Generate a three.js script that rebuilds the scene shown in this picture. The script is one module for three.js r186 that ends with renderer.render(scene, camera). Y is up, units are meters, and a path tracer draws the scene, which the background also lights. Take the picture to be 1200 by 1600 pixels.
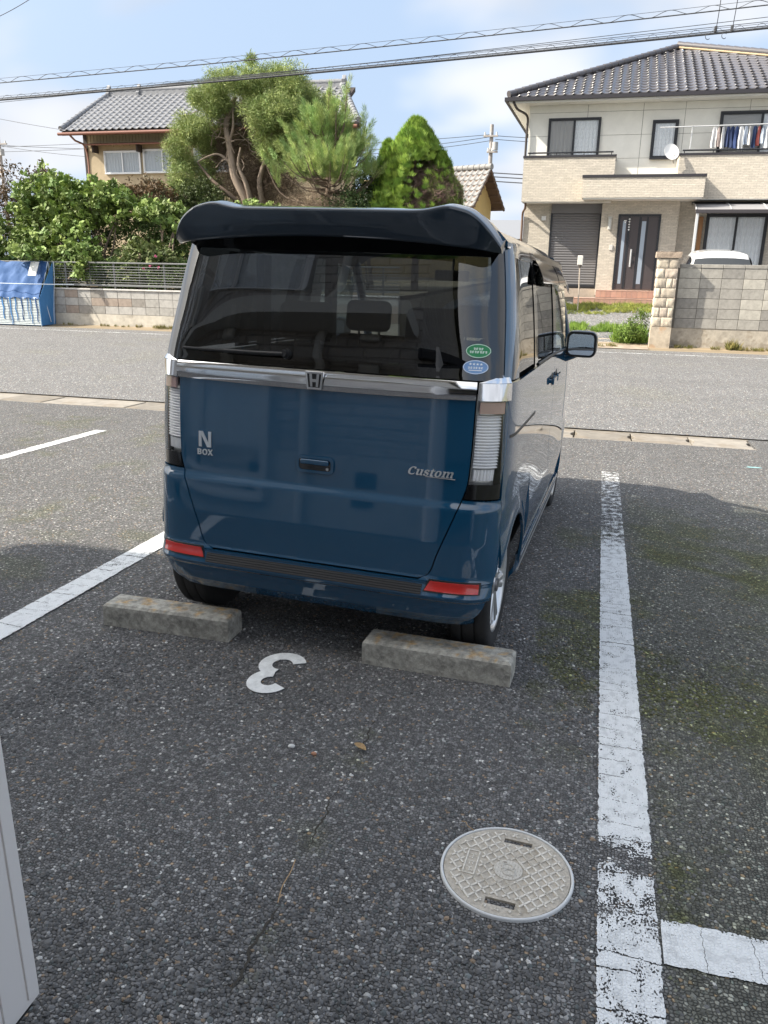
import * as THREE from 'three';
import { mergeGeometries, mergeVertices } from 'three/addons/utils/BufferGeometryUtils.js';
import { FontLoader } from 'three/addons/loaders/FontLoader.js';
import { TextGeometry } from 'three/addons/geometries/TextGeometry.js';
import { RoundedBoxGeometry } from 'three/addons/geometries/RoundedBoxGeometry.js';
import { ImprovedNoise } from 'three/addons/math/ImprovedNoise.js';

// ---------------------------------------------------------------- camera, sky, sun, exposure
const scene = new THREE.Scene();
const camera = new THREE.PerspectiveCamera(2 * Math.atan(800 / 1245) * 180 / Math.PI, 0.75, 0.05, 900);
{
  const F = new THREE.Vector3(-0.2412, -0.3039, -0.9217), U = new THREE.Vector3(-0.0900, 0.9526, -0.2905);
  camera.position.set(0, 1.4625, -0.0562);
  camera.up.copy(U);
  camera.lookAt(camera.position.clone().add(F));
  camera.updateMatrixWorld();
}
const renderer = new THREE.WebGLRenderer({ antialias: true });
renderer.toneMapping = THREE.LinearToneMapping;
renderer.toneMappingExposure = 2.2;
renderer.shadowMap.enabled = true;
renderer.setSize(768, 1024);

const SUN = new THREE.Vector3(-1.1, 1.0, 0.42).normalize();   // towards the sun
const sun = new THREE.DirectionalLight(new THREE.Color(1.0, 0.92, 0.79), 4.1);
sun.name = 'sun';
sun.position.copy(SUN).multiplyScalar(60);
sun.target.position.set(0, 0, 0);
sun.castShadow = true;
sun.shadow.radius = 1.0;
sun.shadow.mapSize.set(4096, 4096);
Object.assign(sun.shadow.camera, { left: -45, right: 45, top: 45, bottom: -45, near: 1, far: 160 });
scene.add(sun, sun.target);

// ---------------------------------------------------------------- random numbers and noise
let seed = 12345;
function reseed(s) { seed = s >>> 0; }
function rnd() { seed = (seed + 0x6D2B79F5) >>> 0; let t = seed; t = Math.imul(t ^ (t >>> 15), t | 1); t ^= t + Math.imul(t ^ (t >>> 7), t | 61); return ((t ^ (t >>> 14)) >>> 0) / 4294967296; }
const rr = (a, b) => a + (b - a) * rnd();
const IN = new ImprovedNoise();
const n3 = (x, y, z) => IN.noise(x, y, z);
function fbm(x, y, z, o = 4) { let s = 0, a = 0.5; for (let i = 0; i < o; i++) { s += a * n3(x, y, z); x = x * 2.03 + 7.1; y = y * 2.03 + 3.7; z = z * 2.03 + 1.3; a *= 0.5; } return s; }
const clamp = (x, a = 0, b = 1) => Math.min(b, Math.max(a, x));
const sstep = (a, b, x) => { const t = clamp((x - a) / (b - a)); return t * t * (3 - 2 * t); };
const lerp = (a, b, t) => a + (b - a) * t;

// sky: pale summer blue with broad soft cloud, alike all round but for the glow added at the sun
{
  const W = 1024, H = 512, d = new Float32Array(W * H * 4);
  for (let j = 0; j < H; j++) {
    const el = ((j + 0.5) / H - 0.5) * Math.PI, y = Math.sin(el), c = Math.cos(el);
    for (let i = 0; i < W; i++) {
      const az = ((i + 0.5) / W - 0.5) * 2 * Math.PI, x = Math.cos(az) * c, z = Math.sin(az) * c;
      const t = Math.pow(clamp(y), 0.6);
      let r = lerp(0.300, 0.205, t), g = lerp(0.370, 0.290, t), b = lerp(0.460, 0.435, t);
      const k = 1 / (Math.max(y, 0) + 0.30);
      const f = fbm(x * k * 1.5 + 4.2, 1.7, z * k * 2.2 + 2.6, 5) + 0.4 * fbm(x * k * 0.35 + 1, 9.2, z * k * 0.35, 3);
      const cl = sstep(-0.26, 0.10, f) * 0.95;
      const sh = 0.96 + 0.55 * fbm(x * k * 1.8 + 9, 3.3, z * k * 1.8, 3);
      r = lerp(r, 0.425 * sh, cl); g = lerp(g, 0.440 * sh, cl); b = lerp(b, 0.470 * sh, cl);
      const ca = clamp(x * SUN.x + y * SUN.y + z * SUN.z), glow = 0.75 * Math.pow(ca, 3) + 1.1 * Math.pow(ca, 12) + 2.5 * Math.pow(ca, 60);   // broad glow added round the sun to brighten the shaded foreground
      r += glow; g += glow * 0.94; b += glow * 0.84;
      if (y < 0) { const q = sstep(0, -0.12, y); r = lerp(r, 0.10, q); g = lerp(g, 0.10, q); b = lerp(b, 0.10, q); }
      const o = (j * W + i) * 4; d[o] = r; d[o + 1] = g; d[o + 2] = b; d[o + 3] = 1;
    }
  }
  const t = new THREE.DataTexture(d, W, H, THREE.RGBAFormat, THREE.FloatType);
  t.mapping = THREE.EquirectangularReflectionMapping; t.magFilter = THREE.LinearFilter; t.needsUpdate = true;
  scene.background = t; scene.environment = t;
}

// ---------------------------------------------------------------- helpers: naming, geometry, materials
const taken = new Map();
function numbered(name) { const n = taken.get(name) ?? 0; taken.set(name, n + 1); return n ? name + '_' + String(n).padStart(3, '0') : name; }
function shade(o) { o.traverse((m) => { if (m.isMesh) { m.castShadow = true; m.receiveShadow = true; } }); return o; }
function thing(name, label, category, pos = [0, 0, 0], group) {
  const g = new THREE.Group(); g.name = numbered(name); g.position.set(...pos);
  g.userData = { label, category }; if (group) g.userData.group = group;
  scene.add(g); return g;
}
function structure(name, geo, m, label) { const o = new THREE.Mesh(geo, m); o.name = numbered(name); o.userData = { kind: 'structure' }; if (label) o.userData.label = label; scene.add(shade(o)); return o; }
function part(name, geo, m, parent, extra) {
  const o = new THREE.Mesh(Array.isArray(geo) ? merge(geo) : geo, m); o.name = name; o.castShadow = o.receiveShadow = true;
  if (extra) Object.assign(o.userData, extra);
  parent.add(o); return o;
}
function solo(name, geo, m, label, category, group) {
  const o = new THREE.Mesh(Array.isArray(geo) ? merge(geo) : geo, m); o.name = numbered(name); o.userData = { label, category }; if (group) o.userData.group = group;
  scene.add(shade(o)); return o;
}
function plain(g) { g = g.index ? g.toNonIndexed() : g; for (const k of Object.keys(g.attributes)) if (!['position', 'normal', 'uv'].includes(k)) g.deleteAttribute(k); if (!g.attributes.uv) g.setAttribute('uv', new THREE.BufferAttribute(new Float32Array(g.attributes.position.count * 2), 2)); g.morphAttributes = {}; return g; }
function merge(list) { const gs = list.map(plain); return gs.length === 1 ? gs[0] : mergeGeometries(gs); }
// uv in metres from the position, by the way each triangle faces
function metric(g, s = 1, off = 0) {
  g = plain(g); const p = g.attributes.position, u = g.attributes.uv, a = new THREE.Vector3(), b = new THREE.Vector3(), c = new THREE.Vector3();
  for (let i = 0; i < p.count; i += 3) {
    a.fromBufferAttribute(p, i); b.fromBufferAttribute(p, i + 1); c.fromBufferAttribute(p, i + 2);
    const n = b.clone().sub(a).cross(c.clone().sub(a)), ax = Math.abs(n.x), ay = Math.abs(n.y), az = Math.abs(n.z);
    for (const [k, v] of [[i, a], [i + 1, b], [i + 2, c]]) {
      if (ay >= ax && ay >= az) u.setXY(k, v.x * s + off, v.z * s + off); else if (ax > az) u.setXY(k, v.z * s + off, v.y * s + off); else u.setXY(k, v.x * s + off, v.y * s + off);
    }
  }
  return g;
}
const M4 = new THREE.Matrix4();
function mv(g, x = 0, y = 0, z = 0, rx = 0, ry = 0, rz = 0) { g.applyMatrix4(new THREE.Matrix4().compose(new THREE.Vector3(x, y, z), new THREE.Quaternion().setFromEuler(new THREE.Euler(rx, ry, rz)), new THREE.Vector3(1, 1, 1))); return g; }
function box(w, h, d, x = 0, y = 0, z = 0, rx = 0, ry = 0, rz = 0) { return metric(mv(new THREE.BoxGeometry(w, h, d), x, y, z, rx, ry, rz)); }
function box2(x0, x1, y0, y1, z0, z1) { return box(Math.abs(x1 - x0), Math.abs(y1 - y0), Math.abs(z1 - z0), (x0 + x1) / 2, (y0 + y1) / 2, (z0 + z1) / 2); }
function rbox(w, h, d, r, x = 0, y = 0, z = 0, rx = 0, ry = 0, rz = 0, seg = 2) { return metric(mv(new RoundedBoxGeometry(w, h, d, seg, r), x, y, z, rx, ry, rz)); }
function cyl(r0, r1, h, seg, x = 0, y = 0, z = 0, rx = 0, ry = 0, rz = 0, open = false) { return plain(mv(new THREE.CylinderGeometry(r0, r1, h, seg, 1, open), x, y, z, rx, ry, rz)); }
function bar(a, b, r, seg = 6) {
  const A = new THREE.Vector3(...a), B = new THREE.Vector3(...b), L = A.distanceTo(B), g = new THREE.CylinderGeometry(r, r, L, seg);
  g.applyQuaternion(new THREE.Quaternion().setFromUnitVectors(new THREE.Vector3(0, 1, 0), B.clone().sub(A).normalize())); g.translate((A.x + B.x) / 2, (A.y + B.y) / 2, (A.z + B.z) / 2); return plain(g);
}
function tube(pts, r, seg = 24, rs = 6) { return plain(new THREE.TubeGeometry(new THREE.CatmullRomCurve3(pts.map((p) => new THREE.Vector3(...p))), seg, r, rs)); }
function extrude(pts, depth, bevel = 0, holes = []) {
  const s = new THREE.Shape(pts.map(([x, y]) => new THREE.Vector2(x, y))); for (const h of holes) s.holes.push(new THREE.Path(h.map(([x, y]) => new THREE.Vector2(x, y))));
  return plain(new THREE.ExtrudeGeometry(s, { depth, bevelEnabled: bevel > 0, bevelSize: bevel, bevelThickness: bevel, bevelSegments: 2, curveSegments: 8 }));
}
function prismXY(pts, z0, z1) { return metric(mv(extrude(pts, z1 - z0), 0, 0, z0)); }
// a smooth grid: P(u, v) -> [x, y, z]
function grid(P, nu, nv, flip = false) {
  const pos = [], uv = [], idx = [];
  for (let j = 0; j <= nv; j++) for (let i = 0; i <= nu; i++) { const q = P(i / nu, j / nv); pos.push(q[0], q[1], q[2]); uv.push(i / nu, j / nv); }
  for (let j = 0; j < nv; j++) for (let i = 0; i < nu; i++) { const a = j * (nu + 1) + i, b = a + 1, c = a + nu + 1, d = c + 1; if (flip) idx.push(a, c, b, b, c, d); else idx.push(a, b, c, b, d, c); }
  const g = new THREE.BufferGeometry(); g.setAttribute('position', new THREE.Float32BufferAttribute(pos, 3)); g.setAttribute('uv', new THREE.Float32BufferAttribute(uv, 2)); g.setIndex(idx); g.computeVertexNormals(); return g;
}
// a grid with a back face and a rim, so that a panel has thickness; N(u, v) -> inward offset vector
function shell(P, N, nu, nv, flip = false) {
  const Q = (u, v) => { const p = P(u, v), n = N(u, v); return [p[0] + n[0], p[1] + n[1], p[2] + n[2]]; };
  const strip = (A, B, n, f) => grid((u, v) => { const a = A(u), b = B(u); return [lerp(a[0], b[0], v), lerp(a[1], b[1], v), lerp(a[2], b[2], v)]; }, n, 1, f);
  return merge([grid(P, nu, nv, flip), grid(Q, nu, nv, !flip), strip((u) => P(u, 0), (u) => Q(u, 0), nu, !flip), strip((u) => P(u, 1), (u) => Q(u, 1), nu, flip), strip((u) => P(0, u), (u) => Q(0, u), nv, flip), strip((u) => P(1, u), (u) => Q(1, u), nv, !flip)]);
}
const C = (r, g, b) => new THREE.Color().setRGB(r, g ?? r, b ?? r);
function mat(color, rough = 0.8, o = {}) { return new THREE.MeshStandardMaterial({ color: Array.isArray(color) ? C(...color) : new THREE.Color(color), roughness: rough, ...o }); }
function phys(color, rough, o = {}) { return new THREE.MeshPhysicalMaterial({ color: Array.isArray(color) ? C(...color) : new THREE.Color(color), roughness: rough, ...o }); }
// tiling noise tables for textures
function tileNoise(size, cells, s0) {
  reseed(s0); const t = new Float32Array(cells * cells); for (let i = 0; i < t.length; i++) t[i] = rnd();
  const out = new Float32Array(size * size), k = cells / size;
  for (let j = 0; j < size; j++) { const y = j * k, y0 = Math.floor(y), fy = y - y0, sy = fy * fy * (3 - 2 * fy), r0 = (y0 % cells) * cells, r1 = ((y0 + 1) % cells) * cells;
    for (let i = 0; i < size; i++) { const x = i * k, x0 = Math.floor(x), fx = x - x0, sx = fx * fx * (3 - 2 * fx), a = x0 % cells, b = (x0 + 1) % cells; out[j * size + i] = lerp(lerp(t[r0 + a], t[r0 + b], sx), lerp(t[r1 + a], t[r1 + b], sx), sy); } }
  return out;
}
function fractal(size, cells, oct, s0, gain = 0.55) { const o = new Float32Array(size * size); let a = 1, tot = 0; for (let k = 0; k < oct && cells <= size; k++, cells *= 2) { const n = tileNoise(size, cells, s0 + k * 17); for (let i = 0; i < o.length; i++) o[i] += a * n[i]; tot += a; a *= gain; } for (let i = 0; i < o.length; i++) o[i] /= tot; return o; }
const toS = (v) => 255 * (v <= 0.0031308 ? 12.92 * v : 1.055 * Math.pow(v, 1 / 2.4) - 0.055);
function texture(size, fn, srgb = true, repeat = 1, h = size) {
  const d = new Uint8Array(size * h * 4);
  for (let j = 0; j < h; j++) for (let i = 0; i < size; i++) { const c = fn(i, j), o = (j * size + i) * 4; if (srgb) { d[o] = toS(clamp(c[0])); d[o + 1] = toS(clamp(c[1])); d[o + 2] = toS(clamp(c[2])); } else { d[o] = d[o + 1] = d[o + 2] = 255 * clamp(c); } d[o + 3] = 255; }
  const t = new THREE.DataTexture(d, size, h); t.wrapS = t.wrapT = THREE.RepeatWrapping; t.magFilter = THREE.LinearFilter; t.minFilter = THREE.LinearMipmapLinearFilter; t.generateMipmaps = true;
  if (srgb) t.colorSpace = THREE.SRGBColorSpace; t.repeat.set(repeat, repeat); t.needsUpdate = true; return t;
}
// mottled material: base colour with tiling grain, uv in metres, tile = metres per repeat; grain textures are shared
const grainCache = new Map();
function grainy(color, rough, { tile = 1, amount = 0.25, cells = 8, oct = 6, seed0 = 5, bump = 0.002, size = 512, tint = null, extra = {} } = {}) {
  const sd = 5 + (seed0 % 4) * 13, fk = [sd, cells, oct, size].join();
  if (!grainCache.has(fk)) { const f = fractal(size, cells, oct, sd, 0.7), f2 = fractal(size, 4, 4, sd + 91); grainCache.set(fk, { f, f2, bm: texture(size, (i, j) => f[j * size + i], false) }); }
  const { f, f2, bm: bm0 } = grainCache.get(fk), mk = fk + ',' + amount + (tint ? color.join() + tint.join() : ''), at = (i, j) => 1 + (f[j * size + i] - 0.5) * 2 * amount + (f2[j * size + i] - 0.5) * amount;
  if (!grainCache.has(mk)) grainCache.set(mk, tint ? texture(size, (i, j) => { const v = at(i, j), t = sstep(0.52, 0.68, f2[j * size + i]) * tint[3]; return [0, 1, 2].map((k) => lerp(color[k] * v, tint[k] * v, t)); }) : texture(size, (i, j) => { const v = at(i, j) / 1.5; return [v, v, v]; }));
  const map = grainCache.get(mk).clone(), bm = bm0.clone(); map.repeat.set(1 / tile, 1 / tile); bm.repeat.set(1 / tile, 1 / tile); map.needsUpdate = bm.needsUpdate = true;
  return new THREE.MeshStandardMaterial({ map, color: tint ? C(1, 1, 1) : C(color[0] * 1.5, color[1] * 1.5, color[2] * 1.5), bumpMap: bm, bumpScale: bump, roughness: rough, ...extra });
}
// the car park falls 2.2 degrees towards the road: LOT turns car-park coordinates into the world's
const SLOPE = -2.2 * Math.PI / 180;
const LOTQ = new THREE.Quaternion().setFromEuler(new THREE.Euler(SLOPE, 0, 0));
const LOT = (x, y, z) => new THREE.Vector3(x, y, z).applyQuaternion(LOTQ);
function onLot(o, x, y, z, turn = 0) { o.position.copy(LOT(x, y, z)); o.quaternion.copy(LOTQ).multiply(new THREE.Quaternion().setFromEuler(new THREE.Euler(0, turn, 0))); return o; }
const ROAD = -0.345;
const font = await new FontLoader().loadAsync('fonts/droid/droid_sans_bold.typeface.json');
const serif = await new FontLoader().loadAsync('fonts/droid/droid_serif_bold.typeface.json');
function text(str, size, depth, f = font) { return plain(new TextGeometry(str, { font: f, size, depth, curveSegments: 4 })); }
// ---------------------------------------------------------------- ground, car park, gutter, road
const soil = grainy([0.16, 0.13, 0.085], 0.95, { tile: 1.5, amount: 0.5, seed0: 11, bump: 0.01 });
structure('ground', metric(mv(new THREE.PlaneGeometry(1200, 1200), 0, -0.46, -100, -Math.PI / 2)), grainy([0.13, 0.13, 0.085], 0.95, { tile: 6, amount: 0.5, seed0: 12, bump: 0.01 }));

// asphalt: tightly packed stones in dark binder (Voronoi cells), colour and relief
function stones(size, cells, s0, tones) {
  reseed(s0); const N = cells * cells, px = new Float32Array(N), py = new Float32Array(N), tone = new Float32Array(N * 3), hgt = new Float32Array(N);
  for (let i = 0; i < N; i++) { px[i] = rr(0.12, 0.88); py[i] = rr(0.12, 0.88); hgt[i] = rnd(); const c = tones(); tone[i * 3] = c[0]; tone[i * 3 + 1] = c[1]; tone[i * 3 + 2] = c[2]; }
  const k = cells / size, id = new Int32Array(size * size), ed = new Float32Array(size * size), h = new Float32Array(size * size);
  for (let j = 0; j < size; j++) for (let i = 0; i < size; i++) {
    const x = (i + 0.5) * k, y = (j + 0.5) * k, cx = Math.floor(x), cy = Math.floor(y); let d1 = 9, d2 = 9, b = 0;
    for (let v = -1; v <= 1; v++) for (let u = -1; u <= 1; u++) { const gx = cx + u, gy = cy + v, q = ((gy + cells) % cells) * cells + ((gx + cells) % cells), dx = gx + px[q] - x, dy = gy + py[q] - y, dd = dx * dx + dy * dy; if (dd < d1) { d2 = d1; d1 = dd; b = q; } else if (dd < d2) d2 = dd; }
    const o = j * size + i, e = Math.sqrt(d2) - Math.sqrt(d1); id[o] = b; ed[o] = e; h[o] = sstep(0.0, 0.34, e) * (0.45 + 0.55 * hgt[b]) * (1 - 0.35 * d1);
  }
  return { id, ed, h, tone };
}
const stoneTone = (lift, warm = 0) => () => { const t = rnd(); let v = 0.45 + 1.0 * rnd() * rnd(); let c = [v, v * 1.0, v * 1.02];
  if (t < 0.012) { v = rr(2.4, 3.6); c = [v, v, v * 0.98]; } else if (t < 0.05) { v = rr(1.3, 2.0); c = [v, v * 1.01, v * 1.02]; } else if (t < 0.075) { v = rr(0.9, 1.4); c = [v * 1.25, v * 0.95, v * 0.68]; } else if (t < 0.12) c = [v * 0.92, v * 1.03, v * 1.05];
  return c.map((x, i) => x * lift * (1 + warm * [0.05, 0, -0.07][i])); };
function asphalt(tile, size, cells, s0, lift, warm, bump, gap = 0.35) {
  const s = stones(size, cells, s0, stoneTone(lift, warm)), f = fractal(size, 16, 5, s0 + 3, 0.8);
  const map = texture(size, (i, j) => { const o = j * size + i, q = s.id[o] * 3, e = lerp(gap, 1, sstep(0.02, 0.22, s.ed[o])) * (0.78 + 0.44 * f[o]); return [s.tone[q] * e, s.tone[q + 1] * e, s.tone[q + 2] * e]; }, true, 1 / tile);
  const bm = texture(size, (i, j) => s.h[j * size + i], false, 1 / tile);
  return new THREE.MeshStandardMaterial({ map, bumpMap: bm, bumpScale: bump, roughness: 0.88, vertexColors: true });
}
const lotAsphalt = asphalt(1.15, 2048, 118, 77, 0.235, 0.5, 0.008);
const roadAsphalt = asphalt(1.7, 1024, 150, 78, 0.235, 0.4, 0.004, 0.55);

const moss = (x, z) => { // moss and dirt where the photograph shows it: beside the long white line and in the next bay
  const n = fbm(x * 2.1 + 3, 0.4, z * 1.7, 4), n2 = fbm(x * 9, 4.4, z * 9, 3);
  let m = 0;
  if (x > 0.27) m = clamp(0.28 + 0.85 * sstep(-0.15, 0.3, n + 0.7 * n2)) * sstep(-6.6, -4.6, z) * 0.85;
  else m = sstep(0.10, -0.25, x) * 0 + (x > -0.15 ? sstep(-0.05, 0.22, n + 0.6 * n2) * sstep(-5.6, -4.4, z) * sstep(-2.2, -2.7, z) * 0.75 : 0);
  if (x < -2.4) m = Math.max(m, sstep(0.12, 0.4, n + 0.4 * n2) * 0.35);
  m = Math.max(m, 0.5 * sstep(0.05, 0.3, n2 + 0.3 * n) * Math.exp(-Math.pow((x + 0.64 + 0.03 * n) / 0.05, 2)) * (z > -2.6 ? 1 : 0));
  return m;
};
{
  const x0 = -16, x1 = 9, z0 = -8.585, z1 = 3, nx = 340, nz = 200;
  const g = grid((u, v) => { const s = u * 2 - 1, xx = lerp(x0, x1, u), zz = lerp(z1, z0, v); const sag = 0.006 * fbm(xx * 0.8, 2, zz * 0.8, 3); const p = LOT(xx, sag * (zz < -1.2 ? 1 : 0.3), zz); return [p.x, p.y, p.z]; }, nx, nz);
  const p = g.attributes.position, uv = g.attributes.uv, col = new Float32Array(p.count * 3);
  for (let i = 0; i < p.count; i++) {
    const x = p.getX(i), z = p.getZ(i); uv.setXY(i, x, z);
    const m = moss(x, z), b = 1 + 0.22 * fbm(x * 0.9, 8.1, z * 0.9, 4) + 0.2 * fbm(x * 0.35 + 5, 1.1, z * 0.35, 3);
    const far = 1;
    col[i * 3] = b * far * lerp(1, 0.66, m); col[i * 3 + 1] = b * far * lerp(1, 0.72, m); col[i * 3 + 2] = b * far * lerp(1, 0.22, m);
  }
  g.setAttribute('color', new THREE.BufferAttribute(col, 3));
  structure('car_park', g, lotAsphalt);
}
{
  const g = grid((u, v) => [lerp(-60, 45, u), ROAD + 0.035 * Math.sin(Math.PI * v) + 0.0, lerp(-9.205, -18.55, v)], 260, 40);
  const p = g.attributes.position, uv = g.attributes.uv, col = new Float32Array(p.count * 3);
  for (let i = 0; i < p.count; i++) { const x = p.getX(i), z = p.getZ(i); uv.setXY(i, x, z); const b = 1 + 0.16 * fbm(x * 0.25, 3.1, z * 1.3, 4) + 0.12 * fbm(x * 1.3, 6, z * 1.3, 3); const y = 0.16 * sstep(0.1, 0.35, fbm(x * 0.8 + 2, 4, z * 0.8, 3)); col[i * 3] = b; col[i * 3 + 1] = b * (1 - 0.03 * y); col[i * 3 + 2] = b * (1 - 0.5 * y); }
  g.setAttribute('color', new THREE.BufferAttribute(col, 3));
  structure('road', g, roadAsphalt);
  structure('verge', grid((u, v) => [lerp(-60, 45, u), ROAD + 0.004 + 0.05 * v * v + 0.012 * n3(u * 900, 1, v * 6), lerp(-18.05 + 0.12 * n3(u * 260, 3, 0.5) + 0.05 * n3(u * 900, 3, 0.5), -18.9, v)], 900, 6), grainy([0.24, 0.19, 0.125], 0.95, { tile: 1, amount: 0.55, seed0: 15, bump: 0.01 }));
}
// loose and bound stones of the surface standing up in the foreground
{
  const pick = [];
  reseed(4242);
  const step = 0.0104, cz = -1.792, cx = -0.109;
  for (let z = -0.95; z > -4.3; z -= step) for (let x = -1.95; x < 1.1; x += step) {
    const jx = x + rr(-0.5, 0.5) * step, jz = z + rr(-0.5, 0.5) * step, t = rnd(), t2 = rnd(), t3 = rnd();
    const left = -0.865 * -jz - 0.15, right = 0.215 * -jz + 0.06; if (jx < left || jx > right) continue;            // only what can be seen
    if (t > sstep(-4.3, -2.9, jz) * 0.93) continue;
    if (Math.hypot(jx - cx, jz - cz) < 0.187) continue;
    if (jx > 0.118 && jx < 0.272 && t2 > 0.12) continue;
    if (jx > 0.27 && jz > -1.735 && jz < -1.588 && t2 > 0.12) continue;
    const crack = Math.abs(jx + 0.64 + 0.018 * n3(1, 2, jz * 9) + 0.01 * n3(3, 2, jz * 31)); if (jz > -2.35 && crack < 0.0055 * (0.35 + 0.65 * sstep(-0.1, 0.2, n3(5, 1, jz * 4)))) continue;
    if (jx > -1.24 && jx < -1.0 && jz < -2.48 && jz > -2.83 && t2 > 0.35) continue;
    pick.push([jx, jz, t2, t3]);
  }
  const base = new THREE.IcosahedronGeometry(1, 0); { const p = base.attributes.position; for (let i = 0; i < p.count; i++) { const x = p.getX(i), y = p.getY(i), z = p.getZ(i), s = 1 + 0.28 * n3(x * 1.7 + 3, y * 1.7, z * 1.7); p.setXYZ(i, x * s, y * s, z * s); } base.computeVertexNormals(); }
  const im = new THREE.InstancedMesh(base, mat([1, 1, 1], 0.78), pick.length); im.name = 'asphalt_stones';
  const m = new THREE.Matrix4(), q = new THREE.Quaternion(), s = new THREE.Vector3(), c = new THREE.Color(), tone = stoneTone(0.185, 0.2);
  pick.forEach(([x, z, a, b], i) => {
    q.setFromEuler(new THREE.Euler(rr(-0.5, 0.5), rr(0, 6.28), rr(-0.5, 0.5))).premultiply(LOTQ);
    const r = rr(0.0040, 0.0070) * (b > 0.97 ? 1.35 : 1); s.set(r * rr(0.9, 1.5), r * rr(0.55, 0.85), r * rr(0.8, 1.2));
    m.compose(LOT(x, rr(-0.0034, 0.0004), z), q, s); im.setMatrixAt(i, m);
    const k = tone(), mo = moss(x, z) * (a > 0.3 ? 1 : 0.2), dk = 0.9 + 0.25 * fbm(x * 3, 1, z * 3, 3); im.setColorAt(i, c.setRGB(k[0] * dk * lerp(1, 0.66, mo), k[1] * dk * lerp(1, 0.72, mo), k[2] * dk * lerp(1, 0.22, mo)));
  });
  im.userData = { kind: 'stuff', label: 'small dark aggregate stones standing out of the car park asphalt', category: 'aggregate' };
  im.castShadow = im.receiveShadow = true; scene.add(im);
}

// the long crack in the foreground asphalt, its dark groove painted on as a thin ribbon
{
  const P = []; for (let z = -1.15; z > -2.75; z -= 0.008) { const c = -0.64 - 0.018 * n3(1, 2, z * 9) - 0.01 * n3(3, 2, z * 31) - 0.006 * n3(4, 1, z * 80), w = 0.0040 * (0.0 + 1.2 * sstep(-0.2, 0.35, n3(5, 1, z * 4))) * (0.6 + 0.8 * Math.abs(n3(2, 6, z * 60))) * sstep(-2.75, -2.2, z); P.push([c, w, z]); }
  const g = grid((u, v) => { const q = P[Math.round(v * (P.length - 1))]; const p = LOT(q[0] + (u * 2 - 1) * q[1], 0.0022, q[2]); return [p.x, p.y, p.z]; }, 1, P.length - 1);
  structure('asphalt_crack', plain(g), mat([0.045, 0.04, 0.033], 1));
}

// ---------------------------------------------------------------- painted markings
function paintTexture(w, len, W, H, wear, s0, cracks = true) {
  reseed(s0); const d = new Uint8Array(W * H * 4), cr = []; for (let z = 0; z < len; z += rr(0.035, 0.13)) cr.push([z, rr(0.0008, 0.0034) * (rnd() < 0.15 ? 2.2 : 1), rr(-0.12, 0.12), rnd() * 50, rr(0.3, 1.2)]);
  for (let j = 0; j < H; j++) for (let i = 0; i < W; i++) {
    const x = (i + 0.5) / W * w, z = (j + 0.5) / H * len, o = (j * W + i) * 4;
    const k = wear(x, z), e = Math.min(x, w - x, z + 0.003, len - z + 0.003), fine = n3(x * 170, s0, z * 150) * 0.6 + n3(x * 320, s0 + 2, z * 300) * 0.4, mid = fbm(x * 26, s0 + 5, z * 18, 3);
    let keep = 0.50 - k + 0.62 * fine + 0.62 * mid; const rag = 0.0035 + 0.010 * Math.max(0, fbm(x * 9 + 3, s0 + 1, z * 34, 3) + 0.12); if (e < rag) keep -= (rag - e) * 190 * (0.75 + 0.9 * fine);
    if (cracks) for (const [cz, cw, sl, ph, reach] of cr) { const c = Math.abs(z - cz - sl * x - 0.006 * n3(x * 45, ph, 1) - 0.003 * n3(x * 160, ph, 7)); if (c < cw * (0.4 + 0.9 * Math.abs(n3(x * 22, ph, 3))) && x < reach * w * 1.3) keep = -1; }
    const tone = 0.80 + 0.06 * mid + 0.05 * fine - 0.12 * sstep(0.02, 0.2, fbm(x * 30 + 7, s0 + 9, z * 22, 3)) - 0.05 * k;
    d[o] = toS(clamp(tone * 0.985)); d[o + 1] = toS(clamp(tone)); d[o + 2] = toS(clamp(tone * 1.0)); d[o + 3] = keep > 0 ? 255 : 0;
  }
  const t = new THREE.DataTexture(d, W, H); t.magFilter = THREE.LinearFilter; t.colorSpace = THREE.SRGBColorSpace; t.needsUpdate = true; return t;
}
function paintMat(t, w = 0.15, len = 5.7) { const b = lotAsphalt.bumpMap.clone(); b.repeat.set(w / 1.15, len / 1.15); b.needsUpdate = true; return new THREE.MeshStandardMaterial({ map: t, alphaTest: 0.5, roughness: 0.7, bumpMap: b, bumpScale: 0.0022 }); }
function marking(x0, x1, z0, z1, m, label, along = true, y = 0.0052) { // z1 < z0; v runs away from the viewer
  const L = Math.abs(z1 - z0), g = grid((u, v) => [lerp(x0, x1, u), y + (along ? 0.0016 * n3(u * 2, 3, v * L * 7) : 0), lerp(z0, z1, v)], 4, Math.max(8, Math.round(L / 0.03)));
  const o = new THREE.Mesh(g, m); o.name = numbered('painted_line'); o.userData = { label, category: 'road marking', group: 'white parking bay lines' }; onLot(o, 0, 0, 0); scene.add(shade(o)); return o;
}
marking(0.119, 0.268, -1.15, -6.96, paintMat(paintTexture(0.149, 5.81, 160, 2048, (x, z) => { const zz = -1.15 - z; return 0.24 + 0.34 * sstep(-4.5, -5.2, zz) + 0.52 * Math.exp(-Math.pow((zz + 1.93) / 0.065, 2)) + 0.26 * Math.exp(-Math.pow((zz + 1.74) / 0.08, 2)) + 0.2 * Math.exp(-Math.pow((zz + 1.32) / 0.2, 2)); }, 31)), 'long worn white bay line running from the foreground beside the car');
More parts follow.
